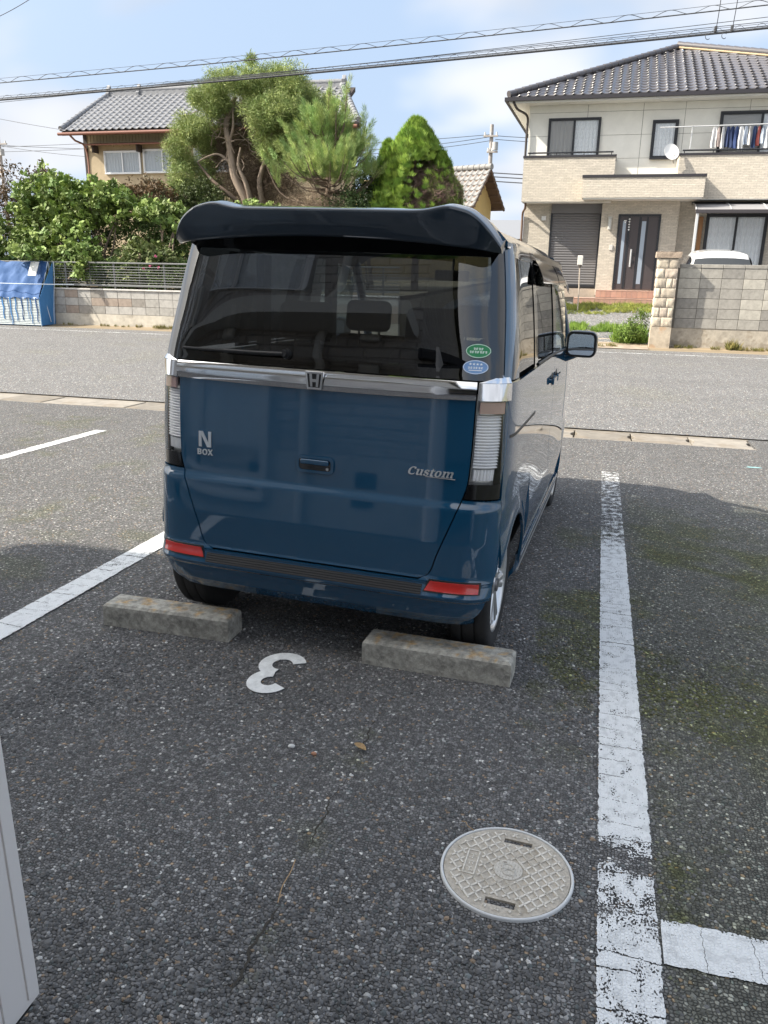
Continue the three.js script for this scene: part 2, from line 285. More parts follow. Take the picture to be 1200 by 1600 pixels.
{
  const t = paintTexture(0.145, 1.6, 192, 1536, (x, z) => 0.13 + 0.3 * sstep(0.03, 0.0, x) + 0.16 * sstep(0.2, 0.5, z), 37, true);
  const g = grid((u, v) => [lerp(0.2705, 1.87, v), 0.0052, lerp(-1.734, -1.589, u)], 4, 24), o = new THREE.Mesh(g, paintMat(t, 0.145, 1.6)); o.name = numbered('painted_line'); o.userData = { label: 'short white line branching right at the bottom corner', category: 'road marking', group: 'white parking bay lines' }; onLot(o, 0, 0, 0); scene.add(shade(o));
}
marking(-2.475, -2.325, -1.2, -6.9, paintMat(paintTexture(0.15, 5.7, 160, 2048, (x, z) => 0.12 + 0.2 * sstep(0.1, 0.4, n3(1, z * 1.4, 2)), 41)), 'white bay line passing left of the left wheel stop');
marking(-4.94, -4.81, -1.2, -7.13, paintMat(paintTexture(0.15, 5.9, 128, 1536, (x, z) => 0.36, 43)), 'white bay line at the left edge on sunlit asphalt');
// the bay number, read from the road side
{
  const mid = []; for (let k = 0; k <= 20; k++) { const a = lerp(158, -88, k / 20) * Math.PI / 180; mid.push([0.058 * Math.cos(a) - 0.008, 0.070 + 0.060 * Math.sin(a)]); } const n = mid.length; for (let k = 0; k <= 22; k++) { const a = lerp(86, -160, k / 22) * Math.PI / 180; mid.push([0.068 * Math.cos(a) - 0.008, -0.064 + 0.068 * Math.sin(a)]); }
  const ribbon = (P, w) => { const L = [], R = []; P.forEach(([x, y], i) => { const a = P[Math.max(0, i - 1)], b = P[Math.min(P.length - 1, i + 1)], dx = b[0] - a[0], dy = b[1] - a[1], l = Math.hypot(dx, dy); L.push([x - dy / l * w, y + dx / l * w]); R.push([x + dy / l * w, y - dx / l * w]); }); return [...L, ...R.reverse()]; };
  const up = extrude(ribbon(mid.slice(0, n), 0.027), 0.002), lo = mv(extrude(ribbon(mid.slice(n), 0.027), 0.002), 0, 0, 0.0004);
  const g = merge([up, lo]); g.scale(0.99, 1.1, 1); g.rotateX(Math.PI / 2); g.rotateY(0); // u right -> x, v up -> z
  g.scale(-1, 1, 1); { const p = g.attributes.position, nn = g.attributes.normal; for (let i = 0; i < p.count; i += 3) { const t = [p.getX(i), p.getY(i), p.getZ(i)]; p.setXYZ(i, p.getX(i + 1), p.getY(i + 1), p.getZ(i + 1)); p.setXYZ(i + 1, ...t); } }
  g.computeVertexNormals();
  const o = new THREE.Mesh(metric(g), grainy([0.76, 0.77, 0.76], 0.75, { tile: 0.15, amount: 0.25, seed0: 71, bump: 0.001 })); o.name = 'painted_number'; o.userData = { label: 'painted bay number 3 upside down on the asphalt between the wheel stops', category: 'road marking' };
  onLot(o, -1.118, 0.0062, -2.657, 0.02); scene.add(shade(o));
}
// far edge line of the road
{
  const m = paintMat(paintTexture(0.09, 4, 64, 1024, (x, z) => 0.52 + 0.2 * n3(1, z * 2, 3), 47, false)); m.map.wrapT = THREE.RepeatWrapping;
  const g = grid((u, v) => [lerp(-24, 12, v), ROAD + 0.0125 + 0.004, lerp(-17.32, -17.23, u)], 1, 60); const uv = g.attributes.uv; for (let i = 0; i < uv.count; i++) uv.setY(i, uv.getY(i) * 9);
  // lies on the cambered road
  const p = g.attributes.position; for (let i = 0; i < p.count; i++) p.setY(i, ROAD + 0.005 + 0.035 * Math.sin(Math.PI * (-9.24 - p.getZ(i)) / 9.31));
  solo('painted_line', g, m, 'faint white edge line along the far side of the road', 'road marking', 'white parking bay lines');
}
{ // small turquoise paint mark
  const pts = []; reseed(5); for (let k = 0; k < 14; k++) { const a = k / 14 * 6.283; pts.push([0.07 * Math.cos(a) * rr(0.7, 1.1), 0.028 * Math.sin(a) * rr(0.6, 1.1)]); }
  const g = extrude(pts, 0.001); g.rotateX(-Math.PI / 2); const o = solo('paint_mark', g, mat([0.28, 0.50, 0.52], 0.8), 'small turquoise survey paint mark near the right edge', 'road marking'); onLot(o, 1.45, 0.004, -7.63);
}

// ---------------------------------------------------------------- gutter with concrete covers
{
  const gut = new THREE.Group(); gut.name = 'gutter'; gut.userData = { kind: 'structure' }; scene.add(gut); onLot(gut, 0, 0, 0);
  const conc = [0, 1, 2].map((k) => grainy([[0.235, 0.21, 0.178], [0.20, 0.18, 0.152], [0.26, 0.236, 0.203]][k], 0.92, { tile: 0.9, amount: 0.35, seed0: 120 + k * 7, bump: 0.003, tint: [0.16, 0.13, 0.095, 0.6] }));
  part('channel', [box2(-20, 1.64, -0.45, -0.36, -9.17, -8.65)], conc[1], gut);
  part('rim', [box2(-20, 1.64, -0.4, -0.006, -8.655, -8.588), box2(-20, 1.64, -0.4, -0.006, -9.235, -9.165)], conc[0], gut);
  const w = 0.2865, d = 0.245, shape = (nk) => { const p = [[-w, -d], [w, -d], [w, -0.115]]; if (nk) for (let k = 0; k <= 6; k++) { const a = -Math.PI / 2 - k / 6 * Math.PI; p.push([w + 0.032 * Math.cos(a), 0.11 * Math.sin(a)]); } p.push([w, 0.115], [w, d], [-w, d], [-w, 0.115]); if (nk) for (let k = 0; k <= 6; k++) { const a = Math.PI / 2 - k / 6 * Math.PI; p.push([-w + 0.032 * Math.cos(a), 0.11 * Math.sin(a)]); } p.push([-w, -0.115]); return p; };
  const geo = (nk) => { const g = extrude(shape(nk), 0.075, 0.006); g.rotateX(-Math.PI / 2); return metric(g); }, gs = [geo(true), geo(false)];
  reseed(900);
  for (let k = 0; k < 30; k++) { const x = 1.33 - k * 0.6; const o = part('gutter_cover', gs[(x < -4) ? 1 : 0], conc[Math.floor(rnd() * 3)], gut); o.position.set(x, -0.085 + rr(-0.003, 0.004), -8.91); o.rotation.set(rr(-0.006, 0.006), rr(-0.006, 0.006), rr(-0.006, 0.006)); }
  part('asphalt_end', box2(1.645, 9, -0.3, -0.004, -9.24, -8.585), lotAsphalt.clone(), gut).material.vertexColors = false;
}

// ---------------------------------------------------------------- wheel stops
function wheelStop(x, z, turn, s0, label) {
  const L = 0.602, H = 0.102, D = 0.135, g = plain(mergeVertices(new THREE.BoxGeometry(L, H, D, 60, 10, 14))), p = g.attributes.position, col = new Float32Array(p.count * 3);
  for (let i = 0; i < p.count; i++) {
    let X = p.getX(i), Y = p.getY(i), Z = p.getZ(i); const ty = Y + H / 2, b = 0.011;
    const inset = sstep(H - 0.012, H, ty) * b; const ez = D / 2 - Math.abs(Z), ex = L / 2 - Math.abs(X);
    if (ez < 0.001) Z -= Math.sign(Z) * inset; if (ex < 0.001) X -= Math.sign(X) * inset * 1.3;
    if (Math.abs(X) > L / 2 - 0.05 && Z > -D) { const c = (Math.abs(X) - (L / 2 - 0.05)) / 0.05; if (X > 0) Z += -Math.sign(Z) * 0.0 * c; }
    const e = 0.0018 * fbm(X * 40 + s0, Y * 40, Z * 40, 3); X += e; Z += e; if (Y > 0) Y += e;
    p.setXYZ(i, X, Y, Z);
    const top = ty > H - 0.006 ? 1 : 0, n = fbm(X * 14 + s0, 2, Z * 14, 4), n2 = fbm(X * 50 + s0, Y * 50, Z * 50, 3), li = top * sstep(0.0, 0.35, n + 0.6 * n2), dk = sstep(0.05, 0.3, fbm(X * 9, Y * 14 + s0, Z * 9, 4)) * 0.25;
    const v = (1 + 0.5 * n2) * (1 - dk); col[i * 3] = v * lerp(0.40, 0.46, li); col[i * 3 + 1] = v * lerp(0.385, 0.31, li); col[i * 3 + 2] = v * lerp(0.34, 0.15, li);
  }
  g.setAttribute('color', new THREE.BufferAttribute(col, 3)); g.computeVertexNormals();
  const gm = metric0(g);
  const o = new THREE.Mesh(gm, stopMat); o.name = numbered('wheel_stop'); o.userData = { label, category: 'wheel stop', group: 'concrete wheel stops behind the car' }; onLot(o, x, H / 2 + 0.001, z, turn); scene.add(shade(o));
}
function metric0(g) { const p = g.attributes.position, u = g.attributes.uv, n = g.attributes.normal; for (let i = 0; i < p.count; i++) { const ax = Math.abs(n.getX(i)), ay = Math.abs(n.getY(i)), az = Math.abs(n.getZ(i)); if (ay >= ax && ay >= az) u.setXY(i, p.getX(i), p.getZ(i)); else if (ax > az) u.setXY(i, p.getZ(i), p.getY(i)); else u.setXY(i, p.getX(i), p.getY(i)); } return g; }
const stopMat = grainy([0.95, 0.95, 0.95], 0.95, { tile: 0.25, amount: 0.6, cells: 16, seed0: 140, bump: 0.004 }); stopMat.vertexColors = true;
wheelStop(-1.711, -2.925, 0, 3.1, 'weathered concrete wheel stop with orange lichen at the left rear tyre');
wheelStop(-0.509, -2.892, -0.045, 8.7, 'weathered concrete wheel stop with orange lichen at the right rear tyre');
// ---------------------------------------------------------------- drain cover in the foreground
{
  const t = thing('drain_cover', 'round beige drain cover with diamond tread set in the asphalt', 'drain cover'); onLot(t, -0.109, 0, -1.792, -0.06);
  const res = grainy([0.68, 0.64, 0.57], 0.85, { tile: 0.22, amount: 0.35, cells: 32, seed0: 160, bump: 0.0012, tint: [0.36, 0.32, 0.26, 0.7] }), rimM = mat([0.66, 0.67, 0.67], 0.55);
  const R = 0.163; const circ = (r, n = 64) => Array.from({ length: n }, (_, k) => [r * Math.cos(k / n * 6.28318), r * Math.sin(k / n * 6.28318)]);
  const rect = (x, y, w, h) => [[x - w / 2, y - h / 2], [x - w / 2, y + h / 2], [x + w / 2, y + h / 2], [x + w / 2, y - h / 2]];
  const slots = [[0.012, 0.118, 0.078, 0.019], [0.004, -0.121, 0.078, 0.024]];
  const flat = (g, y) => { g.rotateX(-Math.PI / 2); g.translate(0, y, 0); return metric(g); };
  const plate = extrude(circ(R), 0.012, 0.0012, slots.map((s) => rect(...s))); part('plate', flat(plate, -0.007), grainy([0.47, 0.425, 0.36], 0.9, { tile: 0.22, amount: 0.4, cells: 32, seed0: 161, bump: 0.0012, tint: [0.30, 0.26, 0.20, 0.7] }), t);
  part('frame', plain(new THREE.LatheGeometry([[0.1655, -0.03], [0.1655, 0.006], [0.1675, 0.0085], [0.171, 0.0085], [0.1735, 0.005], [0.1745, -0.03]].map(([x, y]) => new THREE.Vector2(x, y)), 72)), rimM, t);
  part('pit', cyl(0.172, 0.172, 0.02, 40, 0, -0.14, 0), mat([0.20, 0.17, 0.13], 1), t);
  const ridge = []; const free = (x, y) => Math.hypot(x, y) < 0.150 && Math.hypot(x - 0.004, y) > 0.041 && !slots.some((s) => Math.abs(x - s[0]) < s[2] / 2 + 0.008 && Math.abs(y - s[1]) < s[3] / 2 + 0.008) && !(Math.abs(x + 0.093) < 0.022 && Math.abs(y) < 0.053);
  for (const a of [0.86, -0.86]) for (let k = -8; k <= 8; k++) { const nx = -Math.sin(a), ny = Math.cos(a), o = k * 0.0235; let s = null; for (let q = -0.17; q <= 0.1701; q += 0.002) { const x = nx * o + Math.cos(a) * q, y = ny * o + Math.sin(a) * q, ok = free(x, y); if (ok && s === null) s = q; if ((!ok || q > 0.168) && s !== null) { if (q - s > 0.006) { const c = (q + s) / 2, L = q - s; ridge.push(box(L, 0.0034, 0.0048, nx * o + Math.cos(a) * c, 0.0074, -(ny * o + Math.sin(a) * c), 0, a, 0)); } s = null; } } }
  part('tread_pattern', ridge, res, t);
  part('emblem_disc', cyl(0.037, 0.0385, 0.0035, 32, 0.004, 0.0075, 0), res, t);
  const tor = (r, th, x, z, sx = 1, sz = 1) => { const g = new THREE.TorusGeometry(r, th, 6, 24); g.rotateX(Math.PI / 2); g.scale(sx, 0.8, sz); g.translate(x, 0.0093, z); return plain(g); };
  part('emblem', [tor(0.0105, 0.0026, 0.002, -0.0095, 1.35, 1), tor(0.0105, 0.0026, 0.008, 0.0105, 1.35, 1), bar([-0.012, 0.0095, -0.022], [-0.012, 0.0095, 0.004], 0.0022), bar([0.021, 0.0095, -0.006], [0.021, 0.0095, 0.024], 0.0022)], res, t);
  part('key_hole', cyl(0.006, 0.006, 0.002, 16, -0.008, 0.0097, -0.022), mat([0.30, 0.27, 0.23], 1), t);
  const fr = []; for (const [x, y, w, h] of [[-0.109, 0, 0.0035, 0.094], [-0.079, 0, 0.0035, 0.094], [-0.094, 0.0455, 0.0265, 0.0035], [-0.094, -0.0455, 0.0265, 0.0035]]) fr.push(box(w, 0.0026, h, x, 0.0074, -y));
  part('name_frame', fr, res, t);
  const st = []; for (const [x, y, w, h] of [[-0.094, 0.030, 0.016, 0.0024], [-0.094, 0.022, 0.0024, 0.018], [-0.099, 0.016, 0.008, 0.0024], [-0.094, 0.002, 0.016, 0.0024], [-0.089, -0.004, 0.0024, 0.012], [-0.098, -0.006, 0.0024, 0.010], [-0.094, -0.022, 0.014, 0.0024], [-0.094, -0.030, 0.0024, 0.014], [-0.090, -0.034, 0.010, 0.0024]]) st.push(box(w, 0.0022, h, x, 0.0070, -y));
  part('name_strokes', st, res, t);
}
// ---------------------------------------------------------------- litter on the asphalt
{
  const leaf = (L, W, curl) => grid((u, v) => { const a = (u - 0.5) * L, w = W * Math.pow(Math.sin(Math.PI * clamp(u * 0.94 + 0.03)), 0.8), b = (v - 0.5) * w; return [a, 0.004 + curl * (Math.abs(v - 0.5) * 2) ** 2 * w + curl * 0.8 * (u - 0.5) ** 2 * L, b]; }, 14, 8);
  const lm = grainy([0.42, 0.29, 0.15], 0.8, { tile: 1, amount: 0.4, seed0: 170, bump: 0.002, extra: { side: THREE.DoubleSide } });
  let o = solo('dead_leaf', leaf(0.055, 0.026, 0.45), lm, 'curled tan dead leaf lying alone on the asphalt', 'leaf'); onLot(o, -0.638, 0.008, -2.225, 2.6);
  const tw = solo('twig', tube([[0, 0.007, 0], [0.003, 0.010, 0.05], [-0.002, 0.008, 0.10], [0.004, 0.006, 0.155]], 0.0016, 16, 5), mat([0.40, 0.27, 0.15], 0.9), 'thin brown twig lying by the crack in the asphalt', 'twig'); onLot(tw, -0.652, 0, -1.672, 0.06);
  const tw2 = solo('twig', tube([[0, 0.008, 0], [0.01, 0.014, 0.012], [0.012, 0.016, 0.03], [0.028, 0.012, 0.045]], 0.0016, 12, 5), mat([0.34, 0.24, 0.14], 0.9), 'tiny bent twig beside the upper left rim of the drain cover', 'twig'); onLot(tw2, -0.255, 0, -1.955, 0.3);
  for (const [x, z, r, c, lab] of [[-0.86, -2.18, 0.0095, [0.62, 0.62, 0.60], 'pale pebble left of the dead leaf'], [-0.775, -2.16, 0.008, [0.40, 0.20, 0.12], 'reddish pebble between the pale pebble and the dead leaf']]) {
    const g = new THREE.IcosahedronGeometry(1, 2), p = g.attributes.position; for (let i = 0; i < p.count; i++) { const s = 1 + 0.22 * n3(p.getX(i) * 1.3 + x * 9, p.getY(i) * 1.3, p.getZ(i) * 1.3); p.setXYZ(i, p.getX(i) * s * r * 1.25, p.getY(i) * s * r * 0.7, p.getZ(i) * s * r); }
    const gg = mergeVertices(g.deleteAttribute('normal').deleteAttribute('uv')); gg.computeVertexNormals(); const q = solo('pebble', plain(gg), mat(c, 0.7), lab, 'pebble'); onLot(q, x, 0.006, z);
  }
}
// ---------------------------------------------------------------- open white door leaf at the left edge, hinged on the building behind the viewer
{
  const t = thing('open_door', 'white panelled door leaf standing open at the lower left edge', 'door'); t.position.copy(LOT(-0.985, 0, -0.17));
  const w = mat([0.88, 0.84, 0.81], 0.45);
  const L = 0.925;
  part('leaf', [rbox(0.038, 2.0, L, 0.004, -0.021, 1.022, -L / 2)], w, t);
  part('stile', [rbox(0.004, 1.96, 0.030, 0.0015, 0.0, 1.022, -L + 0.020), rbox(0.004, 1.96, 0.062, 0.0015, 0.0, 1.022, -L + 0.071), rbox(0.004, 1.96, 0.062, 0.0015, 0.0, 1.022, -L + 0.138)], w, t);
  part('bottom_seal', box(0.02, 0.014, L - 0.03, -0.021, 0.012, -L / 2), mat([0.02, 0.02, 0.02], 0.9), t);
  part('handle', [rbox(0.02, 0.16, 0.025, 0.006, 0.016, 1.0, -L + 0.22), bar([0.03, 1.02, -L + 0.22], [0.055, 1.02, -L + 0.22], 0.009, 10), bar([0.055, 1.02, -L + 0.22], [0.055, 1.02, -L + 0.34], 0.009, 10)], mat([0.6, 0.6, 0.6], 0.3, { metalness: 1 }), t);
}
// ---------------------------------------------------------------- the blue car: local x right, y up, -z forward; zf = metres forward of the rear bumper
const car = thing('parked_car', 'dark blue boxy minivan parked tail first against the wheel stops', 'car');
{
  car.position.copy(LOT(-1.0455, 0, -2.8353));
  car.quaternion.copy(LOTQ).multiply(new THREE.Quaternion().setFromEuler(new THREE.Euler(0, -2.2 * Math.PI / 180, 0))).multiply(new THREE.Quaternion().setFromEuler(new THREE.Euler(0, 0, -1.2 * Math.PI / 180)));
  const flake = fractal(512, 256, 2, 200, 0.9);
  const paint = phys([0.0095, 0.066, 0.136], 0.05, { ior: 1.75, clearcoat: 0.6, clearcoatRoughness: 0.02 });
  const paintDark = phys([0.005, 0.016, 0.030], 0.4, { metalness: 0.2, clearcoat: 1, clearcoatRoughness: 0.03 });
  const black = mat([0.012, 0.012, 0.013], 0.45), gloss = phys([0.008, 0.008, 0.009], 0.12, { clearcoat: 1, clearcoatRoughness: 0.05 }), rubber = grainy([0.022, 0.022, 0.023], 0.85, { tile: 0.1, amount: 0.3, seed0: 210, bump: 0.001 });
  const trim = mat([0.02, 0.02, 0.021], 0.7), chrome = mat([0.82, 0.82, 0.83], 0.07, { metalness: 1 }), silver = mat([0.72, 0.73, 0.74], 0.32, { metalness: 0.9 }), cloth = mat([0.035, 0.034, 0.034], 0.9), liner = mat([0.09, 0.09, 0.09], 0.95);
  const privacy = phys([0.115, 0.132, 0.150], 0.0, { transmission: 1, thickness: 0, ior: 1.85 }), clear = phys([0.80, 0.86, 0.84], 0.0, { transmission: 1, thickness: 0, ior: 1.5 });
  const under = mat([0.008, 0.008, 0.009], 0.9);
  const table = (T) => (y) => { if (y <= T[0][0]) return T[0][1]; for (let i = 1; i < T.length; i++) if (y <= T[i][0]) { const a = T[i - 1], b = T[i], t = (y - a[0]) / (b[0] - a[0]); return lerp(a[1], b[1], t); } return T[T.length - 1][1]; };
  const smooth = (T) => { const xs = T.map((t) => t[0]), n = xs.length, ms = T.map((t, i) => { const a = T[Math.max(0, i - 1)], b = T[Math.min(n - 1, i + 1)]; return (b[1] - a[1]) / (b[0] - a[0]); }); return (y) => { if (y <= xs[0]) return T[0][1]; if (y >= xs[n - 1]) return T[n - 1][1]; let i = 1; while (y > xs[i]) i++; const h = xs[i] - xs[i - 1], t = (y - xs[i - 1]) / h, t2 = t * t, t3 = t2 * t; return (2 * t3 - 3 * t2 + 1) * T[i - 1][1] + (t3 - 2 * t2 + t) * h * ms[i - 1] + (-2 * t3 + 3 * t2) * T[i][1] + (t3 - t2) * h * ms[i]; }; };
  const HW = smooth([[0.20, 0.690], [0.28, 0.726], [0.40, 0.741], [0.60, 0.741], [0.90, 0.740], [1.10, 0.733], [1.20, 0.727], [1.40, 0.705], [1.58, 0.677], [1.66, 0.655], [1.72, 0.605]]);
  const Z0 = table([[0.20, 0.085], [0.25, 0.050], [0.29, 0.036], [0.318, 0.030], [0.330, 0.006], [0.345, 0.0], [0.385, 0.024], [0.398, 0.022], [0.412, 0.030], [0.55, 0.028], [0.690, 0.036], [0.712, 0.052], [0.9, 0.058], [1.10, 0.066], [1.175, 0.074], [1.19, 0.080], [1.30, 0.105], [1.45, 0.143], [1.60, 0.188], [1.70, 0.222], [1.80, 0.26]]);
  const NN = (y) => 9.0 - 1.6 * sstep(1.15, 1.45, y), ZC = 0.62;
  const taper = (zf) => 1 - 0.085 * Math.pow(clamp((zf - 2.45) / 0.95), 2);
  const plan = new Map();
  function outline(y) {
    const key = Math.round(y * 2000); if (plan.has(key)) return plan.get(key);
    const w = HW(y), z0 = Z0(y), n = NN(y), pts = [];
    for (let k = 0; k <= 60; k++) { const x = w * 0.93 * k / 60; pts.push([x, ZC - (ZC - z0) * Math.pow(1 - Math.pow(x / w, n), 1 / n)]); }
    const zs = pts[60][1]; for (let k = 1; k <= 70; k++) { const z = lerp(zs, ZC, k / 70), q = (ZC - z) / (ZC - z0); pts.push([w * Math.pow(1 - Math.pow(q, n), 1 / n), z]); }
    for (let k = 1; k <= 30; k++) { const z = lerp(ZC, 3.34, k / 30); pts.push([w * taper(z), z]); }
    const s = [0]; for (let i = 1; i < pts.length; i++) s.push(s[i - 1] + Math.hypot(pts[i][0] - pts[i - 1][0], pts[i][1] - pts[i - 1][1]));
    const o = { pts, s, at(d) { d = clamp(d, 0, s[s.length - 1]); let a = 0, b = s.length - 1; while (b - a > 1) { const m = (a + b) >> 1; if (s[m] <= d) a = m; else b = m; } const t = (d - s[a]) / (s[b] - s[a] || 1), p = pts[a], q = pts[b], dx = q[0] - p[0], dz = q[1] - p[1], l = Math.hypot(dx, dz); return [lerp(p[0], q[0], t), lerp(p[1], q[1], t), dz / l, -dx / l]; }, // x, zf, outward normal (x, zf)
      fromX(x) { for (let i = 1; i <= 60; i++) if (pts[i][0] >= x) return lerp(s[i - 1], s[i], (x - pts[i - 1][0]) / (pts[i][0] - pts[i - 1][0])); for (let i = 61; i < pts.length; i++) if (pts[i][0] >= x) return lerp(s[i - 1], s[i], (x - pts[i - 1][0]) / (pts[i][0] - pts[i - 1][0])); return s[130]; },
      fromZ(z) { for (let i = 1; i < pts.length; i++) if (pts[i][1] >= z) return lerp(s[i - 1], s[i], (z - pts[i - 1][1]) / (pts[i][1] - pts[i - 1][1] || 1)); return s[s.length - 1]; } };
    plan.set(key, o); return o;
  }
  // body skin at (y, s) on one side, pushed out by d
  const skin = (side, y, s, d = 0) => { const [x, z, nx, nz] = outline(y).at(Math.abs(s)); const sg = s < 0 ? -side : side; return [sg * (x + nx * d), y, -(z + nz * d)]; };
  const inward = (side, y, s, t) => { const [, , nx, nz] = outline(y).at(Math.abs(s)); const sg = s < 0 ? -side : side; return [-sg * nx * t, 0, nz * t]; };
  // panel between two heights and two outline limits (functions of y)
  function bodyPanel(name, m, parent, side, y0, y1, sa, sb, nu, nv, d = 0, th = 0.012) {
    const D = typeof d === 'function' ? d : () => d, Y = (v) => lerp(y0, y1, v), S = (u, v) => lerp(sa(Y(v)), sb(Y(v)), u);
    return part(name, shell((u, v) => skin(side, Y(v), S(u, v), D(u, v, Y(v))), (u, v) => inward(side, Y(v), S(u, v), th), nu, nv, side < 0), m, parent);
  }
  const X = (x) => (y) => outline(y).fromX(x), Z = (z) => (y) => outline(y).fromZ(z);

  // --- tailgate: whole width between the lamps, rounded lower corners
  const gx = smooth([[0.405, 0.440], [0.415, 0.468], [0.44, 0.487], [0.50, 0.505], [0.72, 0.583], [0.80, 0.602], [1.10, 0.607], [1.20, 0.607]]);
  const gs = (y) => outline(y).fromX(gx(y)), both = (f) => (y) => -f(y);
  const gate = part('tailgate', shell((u, v) => { const y = lerp(0.405, 1.16, v); return skin(1, y, lerp(-gs(y), gs(y), u)); }, (u, v) => { const y = lerp(0.405, 1.16, v); return inward(1, y, lerp(-gs(y), gs(y), u), 0.014); }, 64, 110), paint, car);
  // --- bumper: lower sweep, corners up to the lamps, lip
  const arch = (y, c = 0.405, r = 0.318) => { const q = r * r - (y - 0.28) ** 2; return q > 0 ? Math.sqrt(q) : 0; };
  const bEnd = (y) => outline(y).fromZ(y < 0.44 ? Math.max(0.092, 0.405 - arch(y)) : 0.132);
  const bump = new THREE.Group(); bump.name = 'rear_bumper'; car.add(bump);
  part('bumper_skin', shell((u, v) => { const y = lerp(0.232, 0.397, v), e = bEnd(y); return skin(1, y, lerp(-e, e, u), 0.006); }, (u, v) => { const y = lerp(0.232, 0.397, v), e = bEnd(y); return inward(1, y, lerp(-e, e, u), 0.015); }, 120, 60), paint, bump);
  for (const sd of [-1, 1]) part('bumper_corner', shell((u, v) => { const y = lerp(0.399, 0.722, v), a = gs(y) + 0.005, e = bEnd(y); return skin(sd, y, lerp(a, e, u), 0.006 - 0.004 * (1 - u)); }, (u, v) => { const y = lerp(0.399, 0.722, v), a = gs(y) + 0.005, e = bEnd(y); return inward(sd, y, lerp(a, e, u), 0.014); }, 34, 34, sd < 0), paint, bump);
  part('lower_lip', shell((u, v) => { const y = lerp(0.205, 0.236, v), e = outline(0.24).fromZ(0.1); return skin(1, y, lerp(-e, e, u), 0.0 + 0.004 * v); }, (u, v) => { const y = lerp(0.205, 0.236, v), e = outline(0.24).fromZ(0.1); return inward(1, y, lerp(-e, e, u), 0.03); }, 60, 4), paint, bump);
  part('step_pad', shell((u, v) => { const y = lerp(0.350, 0.384, v), e = outline(y).fromX(0.462); return skin(1, y, lerp(-e, e, u), 0.0095 + 0.0012 * Math.sin(v * 6.28 * 4)); }, (u, v) => { const y = lerp(0.350, 0.384, v), e = outline(y).fromX(0.462); return inward(1, y, lerp(-e, e, u), 0.01); }, 40, 24), trim, bump);
  const redM = phys([0.55, 0.035, 0.03], 0.18, { clearcoat: 1 });
  for (const sd of [-1, 1]) {
    const q = (u, v) => { const y = lerp(0.3665, 0.402, v), a = outline(y).fromX(0.474 + 0.018 * v), b = outline(y).fromX(0.672); return [y, lerp(a, b, u)]; };
    const rf = part('reflector', shell((u, v) => skin(sd, ...q(u, v), 0.0125), (u, v) => inward(sd, ...q(u, v), 0.012), 14, 3, sd < 0), redM, bump);
    const q2 = (u, v) => { const y = lerp(0.3615, 0.407, v), a = outline(y).fromX(0.468 + 0.018 * v), b = outline(y).fromX(0.679); return [y, lerp(a, b, u)]; };
    part('bezel', shell((u, v) => skin(sd, ...q2(u, v), 0.0095), (u, v) => inward(sd, ...q2(u, v), 0.01), 14, 3, sd < 0), black, rf);
  }
  // --- tail lamps: chrome cap, smoked top, ribbed clear body, reversing section, black foot
  const lensM = phys([1, 1, 1], 0.0, { transmission: 1, thickness: 0, ior: 1.5 }), ribM = mat([0.92, 0.92, 0.93], 0.35, { metalness: 0.1 }), smoke = phys([0.10, 0.055, 0.05], 0.08, { clearcoat: 1 }), clearRed = phys([0.42, 0.27, 0.24], 0.1, { clearcoat: 1 });
  for (const sd of [-1, 1]) {
    const L = new THREE.Group(); L.name = 'tail_lamp'; car.add(L);
    const a = (y) => gs(y) + 0.006, b = (y) => outline(y).fromZ(lerp(0.165, 0.128, clamp((1.17 - y) / 0.4)));
    bodyPanel('housing', silver, L, sd, 0.745, 1.115, a, b, 14, 12, -0.034, 0.006);
    bodyPanel('chrome_cap', chrome, L, sd, 1.098, 1.160, a, b, 16, 6, 0.012, 0.02);
    bodyPanel('cap_fillet', chrome, L, sd, 1.161, 1.190, (y) => lerp(a(y), b(y), clamp((y - 1.161) / 0.03) * 0.78), b, 12, 4, (u, v) => 0.010 - 0.012 * v, 0.012);
    bodyPanel('smoked_window', clearRed, L, sd, 1.050, 1.092, (y) => a(y) + 0.012, (y) => b(y) - 0.022, 10, 4, 0.002, 0.01);
    for (let k = 0; k < 18; k++) { const y0 = 0.842 + k * 0.0112; bodyPanel('reflector_rib', ribM, L, sd, y0, y0 + 0.0102, (y) => a(y) + 0.006, (y) => b(y) - 0.014, 12, 4, (u, v) => -0.022 + 0.009 * Math.sin(v * 3.14), 0.004); }
    bodyPanel('reversing_cup', ribM, L, sd, 0.796, 0.838, (y) => a(y) + 0.008, (y) => b(y) - 0.02, 24, 6, (u, v) => -0.026 + 0.008 * Math.abs(Math.sin(u * 22)), 0.004);
    bodyPanel('lens', lensM, L, sd, 0.788, 1.097, a, b, 22, 18, 0.004, 0.003);
    bodyPanel('foot', gloss, L, sd, 0.7285, 0.786, a, b, 16, 6, 0.002, 0.012);
  }
  // --- chrome bar over the tailgate and emblem
  const cb = part('chrome_bar', shell((u, v) => { const y = lerp(1.098 - 0.008 * (1 - Math.abs(2 * u - 1) ** 2) , 1.163, v), e = gs(y); return skin(1, y, lerp(-e, e, u), 0.004 + 0.017 * Math.pow(Math.sin(Math.PI * clamp(0.06 + v * 0.88)), 0.6)); }, (u, v) => { const e = gs(1.13); return inward(1, 1.13, lerp(-e, e, u), 0.02); }, 64, 14), chrome, car);
  const em = new THREE.Group(); em.name = 'emblem'; car.add(em); em.position.set(-0.008, 1.128, -(Z0(1.128) - 0.022));
